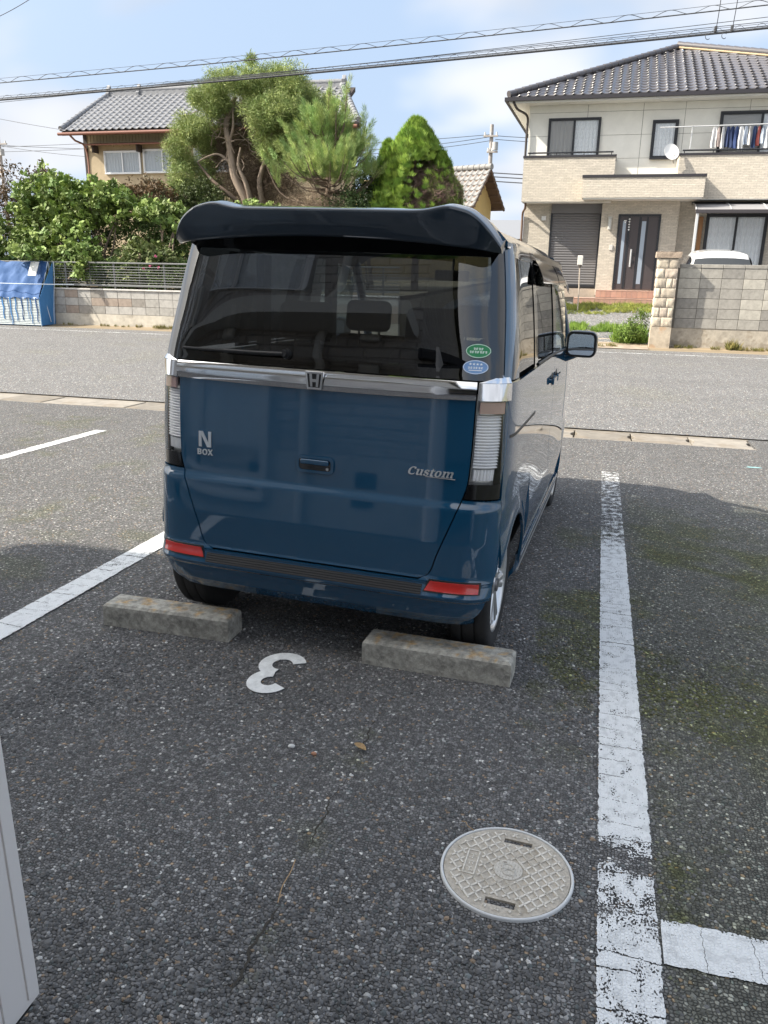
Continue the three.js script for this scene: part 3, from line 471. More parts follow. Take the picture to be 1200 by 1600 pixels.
  { const T = (k) => [[-0.036 * k, 0.031 * k], [0.036 * k, 0.031 * k], [0.0285 * k, -0.033 * k], [-0.0285 * k, -0.033 * k]]; part('emblem_plate', mv(extrude(T(1), 0.004, 0.002), 0, 0, -0.002), gloss, em); part('emblem_frame', mv(extrude(T(1), 0.005, 0.0018, [T(0.80)]), 0, 0, 0.002), chrome, em);
    part('emblem_letter', [mv(extrude([[-0.020, 0.024], [-0.0105, 0.024], [-0.0085, 0.004], [0.0085, 0.004], [0.0105, 0.024], [0.020, 0.024], [0.0155, -0.024], [0.0075, -0.024], [0.0080, -0.006], [-0.0080, -0.006], [-0.0075, -0.024], [-0.0155, -0.024]], 0.004, 0.001), 0, 0, 0.003)], chrome, em); }
  // --- badges
  const badgeM = mat([0.86, 0.86, 0.86], 0.28, { metalness: 0.75 });
  const badge = (name, str, size, x, y, f, skew = 0, sx = 1, bold = 0) => { const g = text(str, size, 0.004, f); g.scale(sx, 1, 1); if (skew) g.applyMatrix4(new THREE.Matrix4().makeShear(0, 0, skew, 0, 0, 0)); g.computeBoundingBox(); const b = g.boundingBox; const p = g.attributes.position; for (let i = 0; i < p.count; i++) { const yy = y + p.getY(i), xx = x + p.getX(i); const o = outline(yy), [, z] = o.at(o.fromX(Math.abs(xx))); p.setXYZ(i, xx, yy, -(z - 0.0005 - p.getZ(i))); } g.computeVertexNormals(); return part(name, g, badgeM, car); };
  badge('badge', 'N', 0.064, -0.522, 0.822, font, 0, 1.05); badge('badge', 'BOX', 0.024, -0.523, 0.789, font, 0, 1.08);
  { const c = badge('badge', 'Custom', 0.030, 0.368, 0.804, serif, 0.36, 1.12); part('badge_underline', mv(box(0.115, 0.003, 0.003), 0.500, 0.801, -(outline(0.8).at(outline(0.8).fromX(0.5))[1] - 0.003), 0, -0.03, 0), chrome, c); }
  // --- tailgate handle recess
  { const h = new THREE.Group(); h.name = 'tailgate_handle'; car.add(h); h.position.set(-0.003, 0.799, -(Z0(0.8) - 0.001));
    const ov = (w, hh, r) => { const s = []; for (const [cx, cy, a0] of [[w - r, hh - r, 0], [-w + r, hh - r, 90], [-w + r, -hh + r, 180], [w - r, -hh + r, 270]]) for (let k = 0; k <= 5; k++) { const a = (a0 + k * 18) * Math.PI / 180; s.push([cx + r * Math.cos(a), cy + r * Math.sin(a)]); } return s; };
    part('surround', mv(extrude(ov(0.078, 0.033, 0.02), 0.003, 0.002, [ov(0.068, 0.024, 0.014)]), 0, 0, 0.002), paint, h);
    part('recess', mv(extrude(ov(0.069, 0.025, 0.014), 0.002), 0, 0, 0.001), gloss, h);
    part('pull', [rbox(0.118, 0.021, 0.016, 0.006, 0, 0.011, 0.008)], paint, h);
    part('lock', cyl(0.006, 0.006, 0.004, 14, 0.052, -0.013, 0.004, Math.PI / 2), silver, h); }

  // --- rear glass with black border, wiper, stickers
  const gw = smooth([[1.165, 0.693], [1.3, 0.680], [1.45, 0.663], [1.6, 0.640], [1.68, 0.622]]), gls = (y) => outline(y).fromX(gw(y));
  const rg = part('rear_window', grid((u, v) => { const y = lerp(1.168, 1.665, v), e = gls(y); return skin(1, y, lerp(-e, e, u), 0.003); }, 70, 30), privacy, car);
  const bd = (y0, y1, sa, sb, nu, nv) => shell((u, v) => { const y = lerp(y0, y1, v); return skin(1, y, lerp(sa(y), sb(y), u), -0.002); }, (u, v) => { const y = lerp(y0, y1, v); return inward(1, y, lerp(sa(y), sb(y), u), 0.02); }, nu, nv);
  part('window_border', [bd(1.168, 1.205, both(gls), gls, 50, 2), bd(1.205, 1.66, both(gls), (y) => -gls(y) + 0.075 - 0.03 * sstep(1.25, 1.6, y), 5, 20), bd(1.205, 1.66, (y) => gls(y) - 0.075 + 0.03 * sstep(1.25, 1.6, y), gls, 5, 20), bd(1.60, 1.66, (y) => -gls(y), gls, 50, 3)], gloss, rg);
  const wz = (x, y) => -(outline(y).at(outline(y).fromX(Math.abs(x)))[1]);
  const wp = new THREE.Group(); wp.name = 'rear_wiper'; car.add(wp);
  part('wiper_pivot', [mv(cyl(0.018, 0.021, 0.018, 20, 0, 0, 0, Math.PI / 2 - 0.2), -0.14, 1.217, wz(0.14, 1.217) + 0.014), mv(cyl(0.011, 0.013, 0.02, 16, 0, 0, 0, Math.PI / 2 - 0.2), -0.14, 1.217, wz(0.14, 1.217) + 0.026)], black, wp);
  part('wiper_arm', [tube([[-0.145, 1.217, wz(0.14, 1.217) + 0.030], [-0.25, 1.214, wz(0.25, 1.214) + 0.024], [-0.40, 1.213, wz(0.40, 1.213) + 0.020]], 0.0085, 12, 8)], black, wp);
  part('wiper_blade', [tube([[-0.28, 1.2135, wz(0.28, 1.213) + 0.013], [-0.45, 1.2125, wz(0.45, 1.213) + 0.014], [-0.59, 1.212, wz(0.59, 1.212) + 0.012]], 0.0062, 16, 8)], trim, wp);
  const sticker = (name, cx, cy, w, h, bg, draw) => {
    const cv = document.createElement('canvas'); cv.width = 256; cv.height = 160; const c = cv.getContext('2d'); c.fillStyle = bg; c.fillRect(0, 0, 256, 160); draw(c); const t = new THREE.CanvasTexture(cv); t.colorSpace = THREE.SRGBColorSpace;
    const pos = [], uv = [], idx = [], n = 28; const P = (x, y) => { const o = outline(y), s = o.fromX(x); return skin(1, y, s, 0.0052); }; pos.push(...P(cx, cy)); uv.push(0.5, 0.5); for (let k = 0; k < n; k++) { const a = k / n * 6.28318, x = Math.cos(a), y = Math.sin(a); pos.push(...P(cx + x * w / 2, cy + y * h / 2)); uv.push(0.5 + x / 2, 0.5 + y / 2); idx.push(0, k + 1, (k + 1) % n + 1); }
    const g = new THREE.BufferGeometry(); g.setAttribute('position', new THREE.Float32BufferAttribute(pos, 3)); g.setAttribute('uv', new THREE.Float32BufferAttribute(uv, 2)); g.setIndex(idx); g.computeVertexNormals(); part('sticker', g, new THREE.MeshStandardMaterial({ map: t, roughness: 0.5 }), rg, { label: name }); };
  sticker('green oval sticker with white lettering', 0.597, 1.272, 0.088, 0.050, '#2f8f5b', (c) => { c.strokeStyle = '#e8f4ea'; c.lineWidth = 7; c.beginPath(); c.ellipse(128, 80, 121, 73, 0, 0, 6.3); c.stroke(); c.fillStyle = '#f4fbf5'; for (const [y, n, x0] of [[46, 4, 78], [82, 7, 40]]) for (let q = 0; q < n; q++) { const x = x0 + q * 26; c.fillRect(x, y, 20, 5); c.fillRect(x + 8, y - 4, 4, 30); c.fillRect(x + 1, y + 12, 18, 4); c.fillRect(x + (q % 2 ? 1 : 15), y + 4, 4, 22); } });
  sticker('blue oval sticker with four white stars', 0.594, 1.215, 0.090, 0.050, '#7fa6d8', (c) => { c.strokeStyle = '#eef4fc'; c.lineWidth = 7; c.beginPath(); c.ellipse(128, 80, 121, 73, 0, 0, 6.3); c.stroke(); c.fillStyle = '#ffffff'; for (let k = 0; k < 4; k++) { const cx = 74 + k * 36; c.beginPath(); for (let q = 0; q < 10; q++) { const a = -1.5708 + q * 0.62832, r = q % 2 ? 7 : 17; c.lineTo(cx + r * Math.cos(a), 46 + r * Math.sin(a)); } c.fill(); } for (let q = 0; q < 6; q++) { const x = 52 + q * 26; c.fillRect(x, 78, 20, 4); c.fillRect(x + 8, 74, 4, 26); c.fillRect(x + 1, 92, 18, 4); c.fillRect(x + (q % 2 ? 1 : 15), 80, 4, 20); } c.fillRect(62, 112, 132, 8); });

  // --- spoiler: box-like wing over the glass, ends turned down
  { const top = (x) => 1.746 + 0.017 * Math.exp(-Math.pow((Math.abs(x) - 0.455) / 0.065, 2)) - 0.105 * Math.pow(clamp((Math.abs(x) - 0.515) / 0.130), 1.8) , bot = (x) => 1.648 - 0.034 * (x / 0.62) ** 2;
    const back = (x) => 0.066 + 0.024 * (x / 0.6) ** 2 + 0.06 * Math.pow(clamp((Math.abs(x) - 0.56) / 0.095), 2.6), W = 0.645;
    const prof = (x) => { const t = top(x), b = Math.min(bot(x), t - 0.03), z = back(x); return [[0.24, b + 0.018], [z + 0.055, b + 0.002], [z + 0.030, b], [z + 0.022, b + 0.008], [z + 0.008, lerp(b, t, 0.5)], [z, t - 0.014], [z + 0.004, t - 0.004], [z + 0.016, t], [0.17, t + 0.012], [0.33, t + 0.006]]; };
    const pr = (u, v) => { const x = lerp(-W, W, u), P = prof(x), q = v * (P.length - 1), i = Math.min(P.length - 2, Math.floor(q)), t = q - i; return [x, lerp(P[i][1], P[i + 1][1], t), -lerp(P[i][0], P[i + 1][0], t)]; };
    part('roof_spoiler', [grid(pr, 96, 27, false), ...[-1, 1].map((s) => { const P = prof(s * W), c = [s * (W + 0.006), 1.66, -0.2]; return grid((u, v) => { const q = u * (P.length - 1), i = Math.min(P.length - 2, Math.floor(q)), t = q - i, a = [s * W, lerp(P[i][1], P[i + 1][1], t), -lerp(P[i][0], P[i + 1][0], t)]; return [lerp(a[0], c[0], v), lerp(a[1], c[1], v), lerp(a[2], c[2], v)]; }, 27, 3, s > 0); })], paintDark, car);
  }

  // --- sides
  const beltY = 1.165, roofY = 1.655, sideP = (sd, zf, y, d = 0) => { const o = outline(y); return skin(sd, y, o.fromZ(zf), d); };
  // panel over zf and y with a lower edge that follows the arches
  function sidePanel(name, m, parent, sd, z0, z1, lo, hi, nu, nv, d = 0, th = 0.012) {
    const D = typeof d === 'function' ? d : () => d, YY = (u, v) => { const z = lerp(z0, z1, u), a = typeof lo === 'function' ? lo(z) : lo, b = typeof hi === 'function' ? hi(z) : hi; return [z, lerp(a, b, v)]; };
    return part(name, shell((u, v) => { const [z, y] = YY(u, v); return sideP(sd, z, y, D(u, v, y, z)); }, (u, v) => { const [z, y] = YY(u, v), o = outline(y); return inward(sd, y, o.fromZ(z), th); }, nu, nv, sd < 0), m, parent);
  }
  const archLo = (c, base) => (z) => { const q = 0.318 ** 2 - (z - c) ** 2; return q > 0 ? Math.max(base, 0.28 + Math.sqrt(q)) : base; };
  const flare = (c) => (u, v, y, z) => 0.004 + 0.013 * Math.exp(-Math.pow((Math.hypot(z - c, y - 0.28) - 0.33) / 0.045, 2)) - 0.012 * Math.exp(-Math.pow((y - 0.93) / 0.016, 2)) * 0;
  for (const sd of [-1, 1]) {
    const g1 = sidePanel('rear_fender', paint, car, sd, 0.137, 0.862, archLo(0.405, 0.29), 1.160, 60, 40, flare(0.405));
    // the lamp's upper neighbour: pillar between rear glass and quarter glass
    part('rear_pillar', shell((u, v) => { const y = lerp(1.170, roofY, v), o = outline(y), a = gls(y) + 0.006, b = o.fromZ(0.285 + 0.05 * v); return skin(sd, y, lerp(a, b, u), 0.002); }, (u, v) => { const y = lerp(1.170, roofY, v), o = outline(y), a = gls(y) + 0.006, b = o.fromZ(0.285 + 0.05 * v); return inward(sd, y, lerp(a, b, u), 0.02); }, 16, 24, sd < 0), paint, car);
    sidePanel('quarter_window', privacy, car, sd, 0.30, 0.80, 1.185, (z) => 1.615 - 0.02 * Math.abs(z - 0.55), 14, 10, -0.002, 0.003);
    sidePanel('window_pillar', gloss, car, sd, 0.795, 0.905, 1.168, roofY - 0.01, 6, 14, 0.001, 0.02);
    const d1 = sidePanel('sliding_door', paint, car, sd, 0.868, 1.716, 0.325, 1.160, 40, 40, (u, v, y) => 0.003 + 0.010 * Math.exp(-Math.pow((y - 0.50) / 0.10, 2)));
    const d2 = sidePanel('front_door', paint, car, sd, 1.722, 2.600, (z) => Math.max(0.325, archLo(2.925, 0.3)(z)), (z) => 1.160 - 0.03 * sstep(2.0, 2.6, z), 40, 40, (u, v, y) => 0.003 + 0.010 * Math.exp(-Math.pow((y - 0.50) / 0.10, 2)));
    sidePanel('sliding_door_window', privacy, d1, sd, 0.918, 1.630, 1.182, 1.605, 16, 10, -0.004, 0.003);
    sidePanel('door_pillar', gloss, car, sd, 1.636, 1.790, 1.162, roofY - 0.01, 6, 12, 0.0, 0.03);
    sidePanel('front_door_window', clear, d2, sd, 1.796, 2.430, (z) => 1.175 - 0.03 * sstep(2.0, 2.6, z), (z) => 1.60 - 0.04 * sstep(2.1, 2.43, z), 16, 10, -0.004, 0.003);
    part('windscreen_pillar', [tube([[sd * 0.605, 1.66, -2.18], [sd * 0.66, 1.45, -2.48], [sd * 0.700, 1.22, -2.74], [sd * 0.71, 1.08, -2.88]], 0.030, 16, 8)], paint, car);
    part('belt_moulding', tube([[sd * (HW(1.172) + 0.002), 1.172, -0.90], [sd * (HW(1.172) + 0.002), 1.168, -1.7], [sd * (HW(1.15) * 0.998), 1.142, -2.58]], 0.007, 20, 6), black, car);
    part('window_header', shell((u, v) => { const z = lerp(0.29, 2.34, u), y = lerp(1.605, roofY + 0.004, v); return sideP(sd, z, y, 0.0); }, (u, v) => [-sd * 0.03, -0.002, 0], 30, 4, sd < 0), gloss, car);
    sidePanel('front_fender', paint, car, sd, 2.605, 3.19, archLo(2.925, 0.27), (z) => 1.115 - 0.10 * sstep(2.75, 3.2, z), 44, 24, flare(2.925));
    sidePanel('side_skirt', paint, car, sd, 0.735, 2.60, 0.190, 0.318, 30, 8, (u, v) => 0.012 + 0.012 * Math.sin(v * 3.1), 0.02);
    part('sill_step', sideStep(sd), silver, car);
    // visors over the door windows
    for (const [a, b] of [[0.915, 1.66], [1.70, 2.36]]) part('window_visor', shell((u, v) => { const z = lerp(a, b, u), y = lerp(1.525, 1.622, v) - 0.045 * sstep(2.05, 2.36, z); return sideP(sd, z, y, lerp(0.034, 0.006, v * v)); }, () => [-sd * 0.003, 0, 0], 18, 5, sd < 0), smokeV(), car);
    const rail = part('slide_rail', shell((u, v) => { const z = lerp(0.17, 0.862, u); return sideP(sd, z, lerp(0.955, 0.967, v), 0.0055); }, () => [-sd * 0.004, 0, 0], 14, 1, sd < 0), black, g1);
    for (const [z, dr] of [[1.600, d1], [1.835, d2]]) {
      const yb = 1.035, xo = HW(yb) * sd;
      const hd = part('door_handle', [rbox(0.013, 0.036, 0.165, 0.006, xo + sd * 0.017, yb, -z), rbox(0.018, 0.022, 0.022, 0.006, xo + sd * 0.006, yb, -z + 0.07), rbox(0.018, 0.022, 0.022, 0.006, xo + sd * 0.006, yb, -z - 0.07)], paint, dr);
      part('handle_cup', mv(new THREE.SphereGeometry(1, 18, 10).scale(0.004, 0.040, 0.055), xo + sd * 0.002, yb, -z), black, hd);
    }
    // mirrors
    const mr = new THREE.Group(); mr.name = 'door_mirror'; car.add(mr);
    part('mirror_shell', plain(superq(0.098, 0.084, 0.060, 0.55)).translate(sd * 0.825, 1.182, -2.475), sd > 0 ? gloss : gloss, mr);
    part('mirror_arm', [rbox(0.14, 0.045, 0.07, 0.016, sd * 0.745, 1.095, -2.485, 0, 0, sd * 0.42), rbox(0.05, 0.10, 0.12, 0.02, sd * 0.712, 1.10, -2.50)], paint, mr);
    const mg = part('mirror_glass', mv(extrude(roundRect(0.079, 0.064, 0.028), 0.002), 0, 0, 0), mat([0.86, 0.88, 0.90], 0.02, { metalness: 1 }), mr); mg.position.set(sd * 0.826, 1.182, -2.4085); mg.rotation.y = -sd * 0.16; mg.rotation.x = -0.04;
    part('mirror_rim', mv(extrude(roundRect(0.090, 0.075, 0.034), 0.004, 0.002, [roundRect(0.079, 0.064, 0.028)]), sd * 0.826, 1.182, -2.4125, 0, -sd * 0.16, 0), black, mr);
  }
  function roundRect(w, h, r) { const s = []; for (const [cx, cy, a0] of [[w - r, h - r, 0], [-w + r, h - r, 90], [-w + r, -h + r, 180], [w - r, -h + r, 270]]) for (let k = 0; k <= 6; k++) { const a = (a0 + k * 15) * Math.PI / 180; s.push([cx + r * Math.cos(a), cy + r * Math.sin(a)]); } return s; }
  function superq(a, b, c, e) { const g = new THREE.SphereGeometry(1, 32, 20), p = g.attributes.position, f = (x) => Math.sign(x) * Math.pow(Math.abs(x), e); for (let i = 0; i < p.count; i++) p.setXYZ(i, a * f(p.getX(i)), b * f(p.getY(i)), c * f(p.getZ(i))); const q = mergeVertices(g.deleteAttribute('normal').deleteAttribute('uv')); q.computeVertexNormals(); return q; }
  function sideStep(sd) { const gs2 = []; for (let k = 0; k < 4; k++) gs2.push(mv(box(0.008, 0.010, 1.78), sd * (0.722 - k * 0.004 + 0.022), 0.300 - k * 0.026, -1.67)); return merge(gs2); }
  var visorM; function smokeV() { return visorM ??= phys([0.10, 0.10, 0.105], 0.05, { transmission: 0.7, thickness: 0, ior: 1.45 }); }
  // --- roof, windscreen, bonnet, nose
  const roofPt = (u, v) => { const z = lerp(0.225, 2.30, v), x01 = u * 2 - 1, we = 0.655 * (1 - 0.0 * v), a = Math.abs(x01), y = 1.655 + 0.105 * Math.pow(1 - Math.pow(a, 3.2), 0.6) - 0.03 * sstep(1.7, 2.3, z) ; return [x01 * we, y, -z]; };
  const roof = part('roof', shell(roofPt, () => [0, -0.02, 0], 40, 30), paint, car);
  part('windscreen', grid((u, v) => { const x = u * 2 - 1, z = lerp(2.26, 2.90, v) + 0.10 * (1 - x * x), y = lerp(1.715, 1.075, v); return [x * lerp(0.60, 0.69, v), y - 0.03 * x * x * (1 - v), -z + 0.06]; }, 20, 14), clear, car);
  part('bonnet', shell((u, v) => { const x = u * 2 - 1, z = lerp(2.86, 3.33, v) - 0.05 * x * x * v; return [x * lerp(0.70, 0.655, v), lerp(1.075, 0.93, v) - 0.02 * v * v - 0.03 * x * x, -z]; }, () => [0, -0.015, 0], 20, 12), paint, car);
  part('front_fascia', shell((u, v) => { const x = u * 2 - 1, z = 3.34 + 0.05 * Math.sin(v * 3.1) - 0.12 * x ** 4; return [x * 0.672, lerp(0.20, 0.91, v), -z]; }, () => [0, 0, 0.02], 20, 12, true), paint, car);
  for (const s of [-1, 1]) part('headlamp', rbox(0.24, 0.14, 0.06, 0.03, s * 0.52, 0.80, -3.34, 0, -s * 0.25, 0), lensM, car);
  // --- under the skin: floor pan, inner panels, seats, dash
  part('floor_pan', [box2(-0.62, 0.62, 0.235, 0.30, -0.10, -3.20), box2(-0.60, 0.60, 0.30, 1.09, -2.75, -2.80), box2(-0.60, 0.60, 0.30, 0.66, -0.105, -0.12), box2(-0.40, 0.40, 0.22, 0.24, -0.30, -2.9)], under, car);
  part('inner_trim', [...[-1, 1].map((s) => box2(s * 0.655, s * 0.675, 0.30, 1.150, -0.16, -2.75)), box2(-0.60, 0.60, 0.62, 0.64, -0.12, -0.70), ...[-1, 1].map((s) => box2(s * 0.50, s * 0.655, 0.30, 0.78, -0.12, -0.72)), ...[-1, 1].map((s) => box2(s * 0.575, s * 0.66, 1.12, 1.16, -0.13, -0.80)), box2(-0.58, 0.58, 0.66, 1.13, -0.118, -0.13)], trim, car);
  part('headliner', shell((u, v) => { const p = roofPt(u, v); return [p[0] * 0.96, p[1] - 0.032, p[2]]; }, () => [0, -0.008, 0], 16, 10), liner, car);
  function seat(x, z, rear) { const s = new THREE.Group(); s.name = 'seat'; car.add(s); s.position.set(x, 0, -z);
    part('cushion', rbox(0.50, 0.14, 0.48, 0.05, 0, 0.58, -0.22), cloth, s); part('backrest', rbox(0.48, 0.62, 0.13, 0.05, 0, 0.90, 0.02, -0.22), cloth, s); part('headrest', [rbox(0.26, 0.17, 0.09, 0.04, 0, 1.315, 0.115, -0.15), bar([-0.06, 1.15, 0.09], [-0.06, 1.27, 0.11], 0.006), bar([0.06, 1.15, 0.09], [0.06, 1.27, 0.11], 0.006)], cloth, s); }
  seat(-0.30, 0.78, true); seat(0.30, 0.78, true); seat(-0.31, 1.72); seat(0.31, 1.72);
  part('dashboard', [rbox(1.26, 0.26, 0.42, 0.06, 0, 0.98, -2.60)], trim, car);
  part('steering_wheel', mv(new THREE.TorusGeometry(0.175, 0.014, 10, 32), 0.31, 1.03, -2.30, -0.35), trim, car);
  part('rear_view_mirror', [rbox(0.22, 0.065, 0.03, 0.012, 0, 1.56, -2.30), bar([0, 1.58, -2.31], [0, 1.66, -2.33], 0.008)], trim, car);
  for (const s of [-1, 1]) { part('inner_pillar', box2(s * 0.56, s * 0.60, 1.15, 1.62, -1.66, -1.76), trim, car); part('inner_pillar', box2(s * 0.58, s * 0.62, 1.15, 1.60, -0.81, -0.89), trim, car); }
  // --- wheels
  const tyreP = [[0.195, -0.074], [0.215, -0.080], [0.245, -0.0835], [0.268, -0.078], [0.278, -0.066], [0.2805, -0.045], [0.2805, -0.030], [0.274, -0.029], [0.274, -0.023], [0.281, -0.022], [0.281, 0.022], [0.274, 0.023], [0.274, 0.029], [0.2805, 0.030], [0.2805, 0.045], [0.278, 0.066], [0.268, 0.078], [0.245, 0.0835], [0.215, 0.080], [0.195, 0.074]];
  const tyreG = plain(new THREE.LatheGeometry(tyreP.map(([r, y]) => new THREE.Vector2(r, y)), 64));
  const rimG = plain(new THREE.LatheGeometry([[0.196, -0.074], [0.186, -0.06], [0.172, -0.02], [0.172, 0.03], [0.182, 0.062], [0.193, 0.072], [0.199, 0.077], [0.203, 0.074]].map(([r, y]) => new THREE.Vector2(r, y)), 56));
  const spokeG = (() => { const s = []; for (let k = 0; k < 6; k++) for (const o of [-0.17, 0.17]) { const a = k * Math.PI / 3 + o; const g = rbox(0.150, 0.022, 0.026, 0.007, 0.108, 0.050 + 0, 0); g.applyMatrix4(new THREE.Matrix4().makeRotationZ(0.06)); g.applyMatrix4(new THREE.Matrix4().makeRotationY(a - o * 0.35)); s.push(g); } s.push(cyl(0.052, 0.060, 0.026, 28, 0, 0.050, 0)); return merge(s); })();
  for (const [sd, z, cz] of [[-1, 0.405], [1, 0.405], [-1, 2.925], [1, 2.925]]) {
    const w = new THREE.Group(); w.name = 'wheel'; car.add(w); w.position.set(sd * 0.630, 0.279 + (sd > 0 ? 0.0 : -0.0), -z); w.rotation.set(0, 0, -sd * Math.PI / 2); w.rotateY(0.3);
    part('tyre', tyreG, rubber, w); part('rim', rimG, silver, w); part('spokes', spokeG, silver, w); part('hub_cap', cyl(0.028, 0.030, 0.012, 24, 0, 0.066, 0), mat([0.25, 0.25, 0.26], 0.3, { metalness: 0.8 }), w); part('brake_drum', cyl(0.11, 0.11, 0.05, 28, 0, -0.01, 0), mat([0.10, 0.085, 0.075], 0.8), w);
    part('wheel_well', plain(mv(new THREE.CylinderGeometry(0.322, 0.322, 0.18, 40, 1, true, 0, Math.PI), sd * 0.565, 0.28, -z, 0, 0, Math.PI / 2)), under, car);
  }
  part('exhaust', [bar([-0.30, 0.23, -0.12], [-0.30, 0.235, -0.7], 0.022, 12)], mat([0.2, 0.19, 0.18], 0.5, { metalness: 0.8 }), car);
  shade(car);
}
// ---------------------------------------------------------------- shared building pieces
function brickSiding(color, s0, bw = 0.16, bh = 0.045) { // fine split-brick relief on siding boards, too small to tell apart
  const size = 1024, nx = 8, ny = 24; reseed(s0); const tone = Array.from({ length: nx * ny * 2 }, () => 0.91 + 0.18 * rnd()), f = fractal(size, 32, 5, s0 + 1, 0.8);
  const cell = (i, j) => { const r = Math.floor(j / size * ny), x = i / size * nx + (r % 2) * 0.5, c = Math.floor(x) % nx, fx = x - Math.floor(x), fy = j / size * ny - r; return [r * nx + c, Math.min(fx, 1 - fx) * nx ** 0 * 2, Math.min(fy, 1 - fy) * 2]; };
  const edge = (i, j) => { const [k, ex, ey] = cell(i, j); return [k, Math.min(sstep(0.0, 0.10, ex), sstep(0.0, 0.28, ey))]; };
  const map = texture(size, (i, j) => { const [k, e] = edge(i, j), v = tone[k] * (0.8 + 0.4 * f[j * size + i]) * lerp(0.80, 1, e); return color.map((c) => c * v); }), bm = texture(size, (i, j) => { const [k, e] = edge(i, j); return e * (0.5 + 0.35 * (tone[k] - 0.8) * 2 + 0.3 * f[j * size + i]); }, false);
  map.repeat.set(1 / (nx * bw), 1 / (ny * bh)); bm.repeat.copy(map.repeat);
  return new THREE.MeshStandardMaterial({ map, bumpMap: bm, bumpScale: 0.012, roughness: 0.9 });
}
const darkFrame = mat([0.018, 0.020, 0.026], 0.45), alu = mat([0.62, 0.63, 0.64], 0.4, { metalness: 0.4 }), paneM = phys([0.93, 0.94, 0.95], 0.02, { transmission: 1, thickness: 0, ior: 1.5 }), roomBacking = mat([0.36, 0.35, 0.33], 0.95);
function curtainGeo(w, h, waves, amp, s0) { return grid((u, v) => [(u - 0.5) * w, (v - 0.5) * h, amp * Math.sin(u * waves * 6.283 + 1.5 * n3(u * 5, s0, v * 0.7)) + amp * 0.5 * n3(u * 16, s0 + 3, v)], Math.round(waves * 8), 6); }
const lace = grainy([0.80, 0.82, 0.83], 0.95, { tile: 0.25, amount: 0.25, seed0: 300, bump: 0.002, extra: { side: THREE.DoubleSide } }), drape = mat([0.33, 0.32, 0.30], 0.95, { side: THREE.DoubleSide });
// window standing on a wall whose face is at z (facing +z): sashes each with own frame and pane, curtain and a flat mid-grey sheet in place of the room
function windowUnit(parent, x0, x1, y0, y1, z, { n = 2, frame = darkFrame, curtain = null, bw = 0.045 } = {}) {
  const w = new THREE.Group(); w.name = 'window'; parent.add(w); w.position.set((x0 + x1) / 2, (y0 + y1) / 2, z); const W = x1 - x0, H = y1 - y0;
  part('frame', [rbox(W, bw, 0.10, 0.006, 0, H / 2 - bw / 2, 0.035), rbox(W, bw, 0.12, 0.006, 0, -H / 2 + bw / 2, 0.045), rbox(bw, H - 2 * bw, 0.098, 0.006, -W / 2 + bw / 2, 0, 0.034), rbox(bw, H - 2 * bw, 0.098, 0.006, W / 2 - bw / 2, 0, 0.034)], frame, w);
  part('room', box(W - 2 * bw, H - 2 * bw, 0.004, 0, 0, 0.004), roomBacking, w);
  const sw = (W - 2 * bw) / n;
  for (let k = 0; k < n; k++) {
    const cx = -W / 2 + bw + sw * (k + 0.5), s = part('sash', [box(sw, 0.03, 0.03, cx, H / 2 - bw - 0.016, 0.052 + (k % 2) * 0.012), box(sw, 0.035, 0.03, cx, -H / 2 + bw + 0.018, 0.052 + (k % 2) * 0.012), box(0.03, H - 2 * bw - 0.07, 0.028, cx - sw / 2 + 0.016, 0, 0.052 + (k % 2) * 0.012), box(0.03, H - 2 * bw - 0.07, 0.028, cx + sw / 2 - 0.016, 0, 0.052 + (k % 2) * 0.012)], frame, w);
    part('pane', box(sw - 0.06, H - 2 * bw - 0.07, 0.004, cx, 0, 0.052 + (k % 2) * 0.012), paneM, s);
    if (curtain && curtain[k]) { const c = part('curtain', mv(curtainGeo(sw - 0.02, H - 2 * bw - 0.03, 6 + k, 0.008, k * 7 + x0), cx, 0, 0.022), curtain[k], s); }
  }
  return w;
}
// one tiled slope: O eave corner, A along the eave, S up the slope, N out of the roof; lo/hi limit each course; every course is one wavy overlapping strip
function tiledSlope(parent, m, O, A, S, N, len, lo, hi, tw = 0.265, ex = 0.26, amp = 0.034) {
  const nC = Math.round(len / ex), e = len / nC, V = (a, s, n) => [O[0] + A[0] * a + S[0] * s + N[0] * n, O[1] + A[1] * a + S[1] * s + N[1] * n, O[2] + A[2] * a + S[2] * s + N[2] * n];
  for (let k = 0; k < nC; k++) {
    const s0 = k * e, a0 = lo(s0), a1 = hi(s0), b0 = lo(s0 + e), b1 = hi(s0 + e); if (a1 - a0 < 0.2) continue;
    const nx = Math.max(8, Math.round((a1 - a0) / tw * 8));
    const wave = (a) => { const t = ((a / tw) % 1 + 1) % 1; return amp * (t < 0.34 ? Math.sin(t / 0.34 * Math.PI) * 1.0 : -0.42 * Math.sin((t - 0.34) / 0.66 * Math.PI)) + 0.006 * (t > 0.965 ? 1 : 0); };
    const jit = (a) => 0.006 * n3(Math.floor(a / tw) * 1.7, k * 2.3, O[0]);
    const g = grid((u, v) => { const r = Math.min(2, Math.round(v * 2)), s = r === 2 ? s0 + e * 1.12 : s0 + jit(lerp(a0, a1, u)), a = lerp(r === 2 ? Math.max(a0, b0 - 0.1) : a0, r === 2 ? Math.min(a1, b1 + 0.1) : a1, u); const wv = wave(lerp(a0, a1, u)); return V(a, s, (r === 0 ? 0.016 : r === 1 ? 0.052 : 0.014) + wv); }, nx, 2);
    part('tile_course', plain(g), m, parent);
  }
}
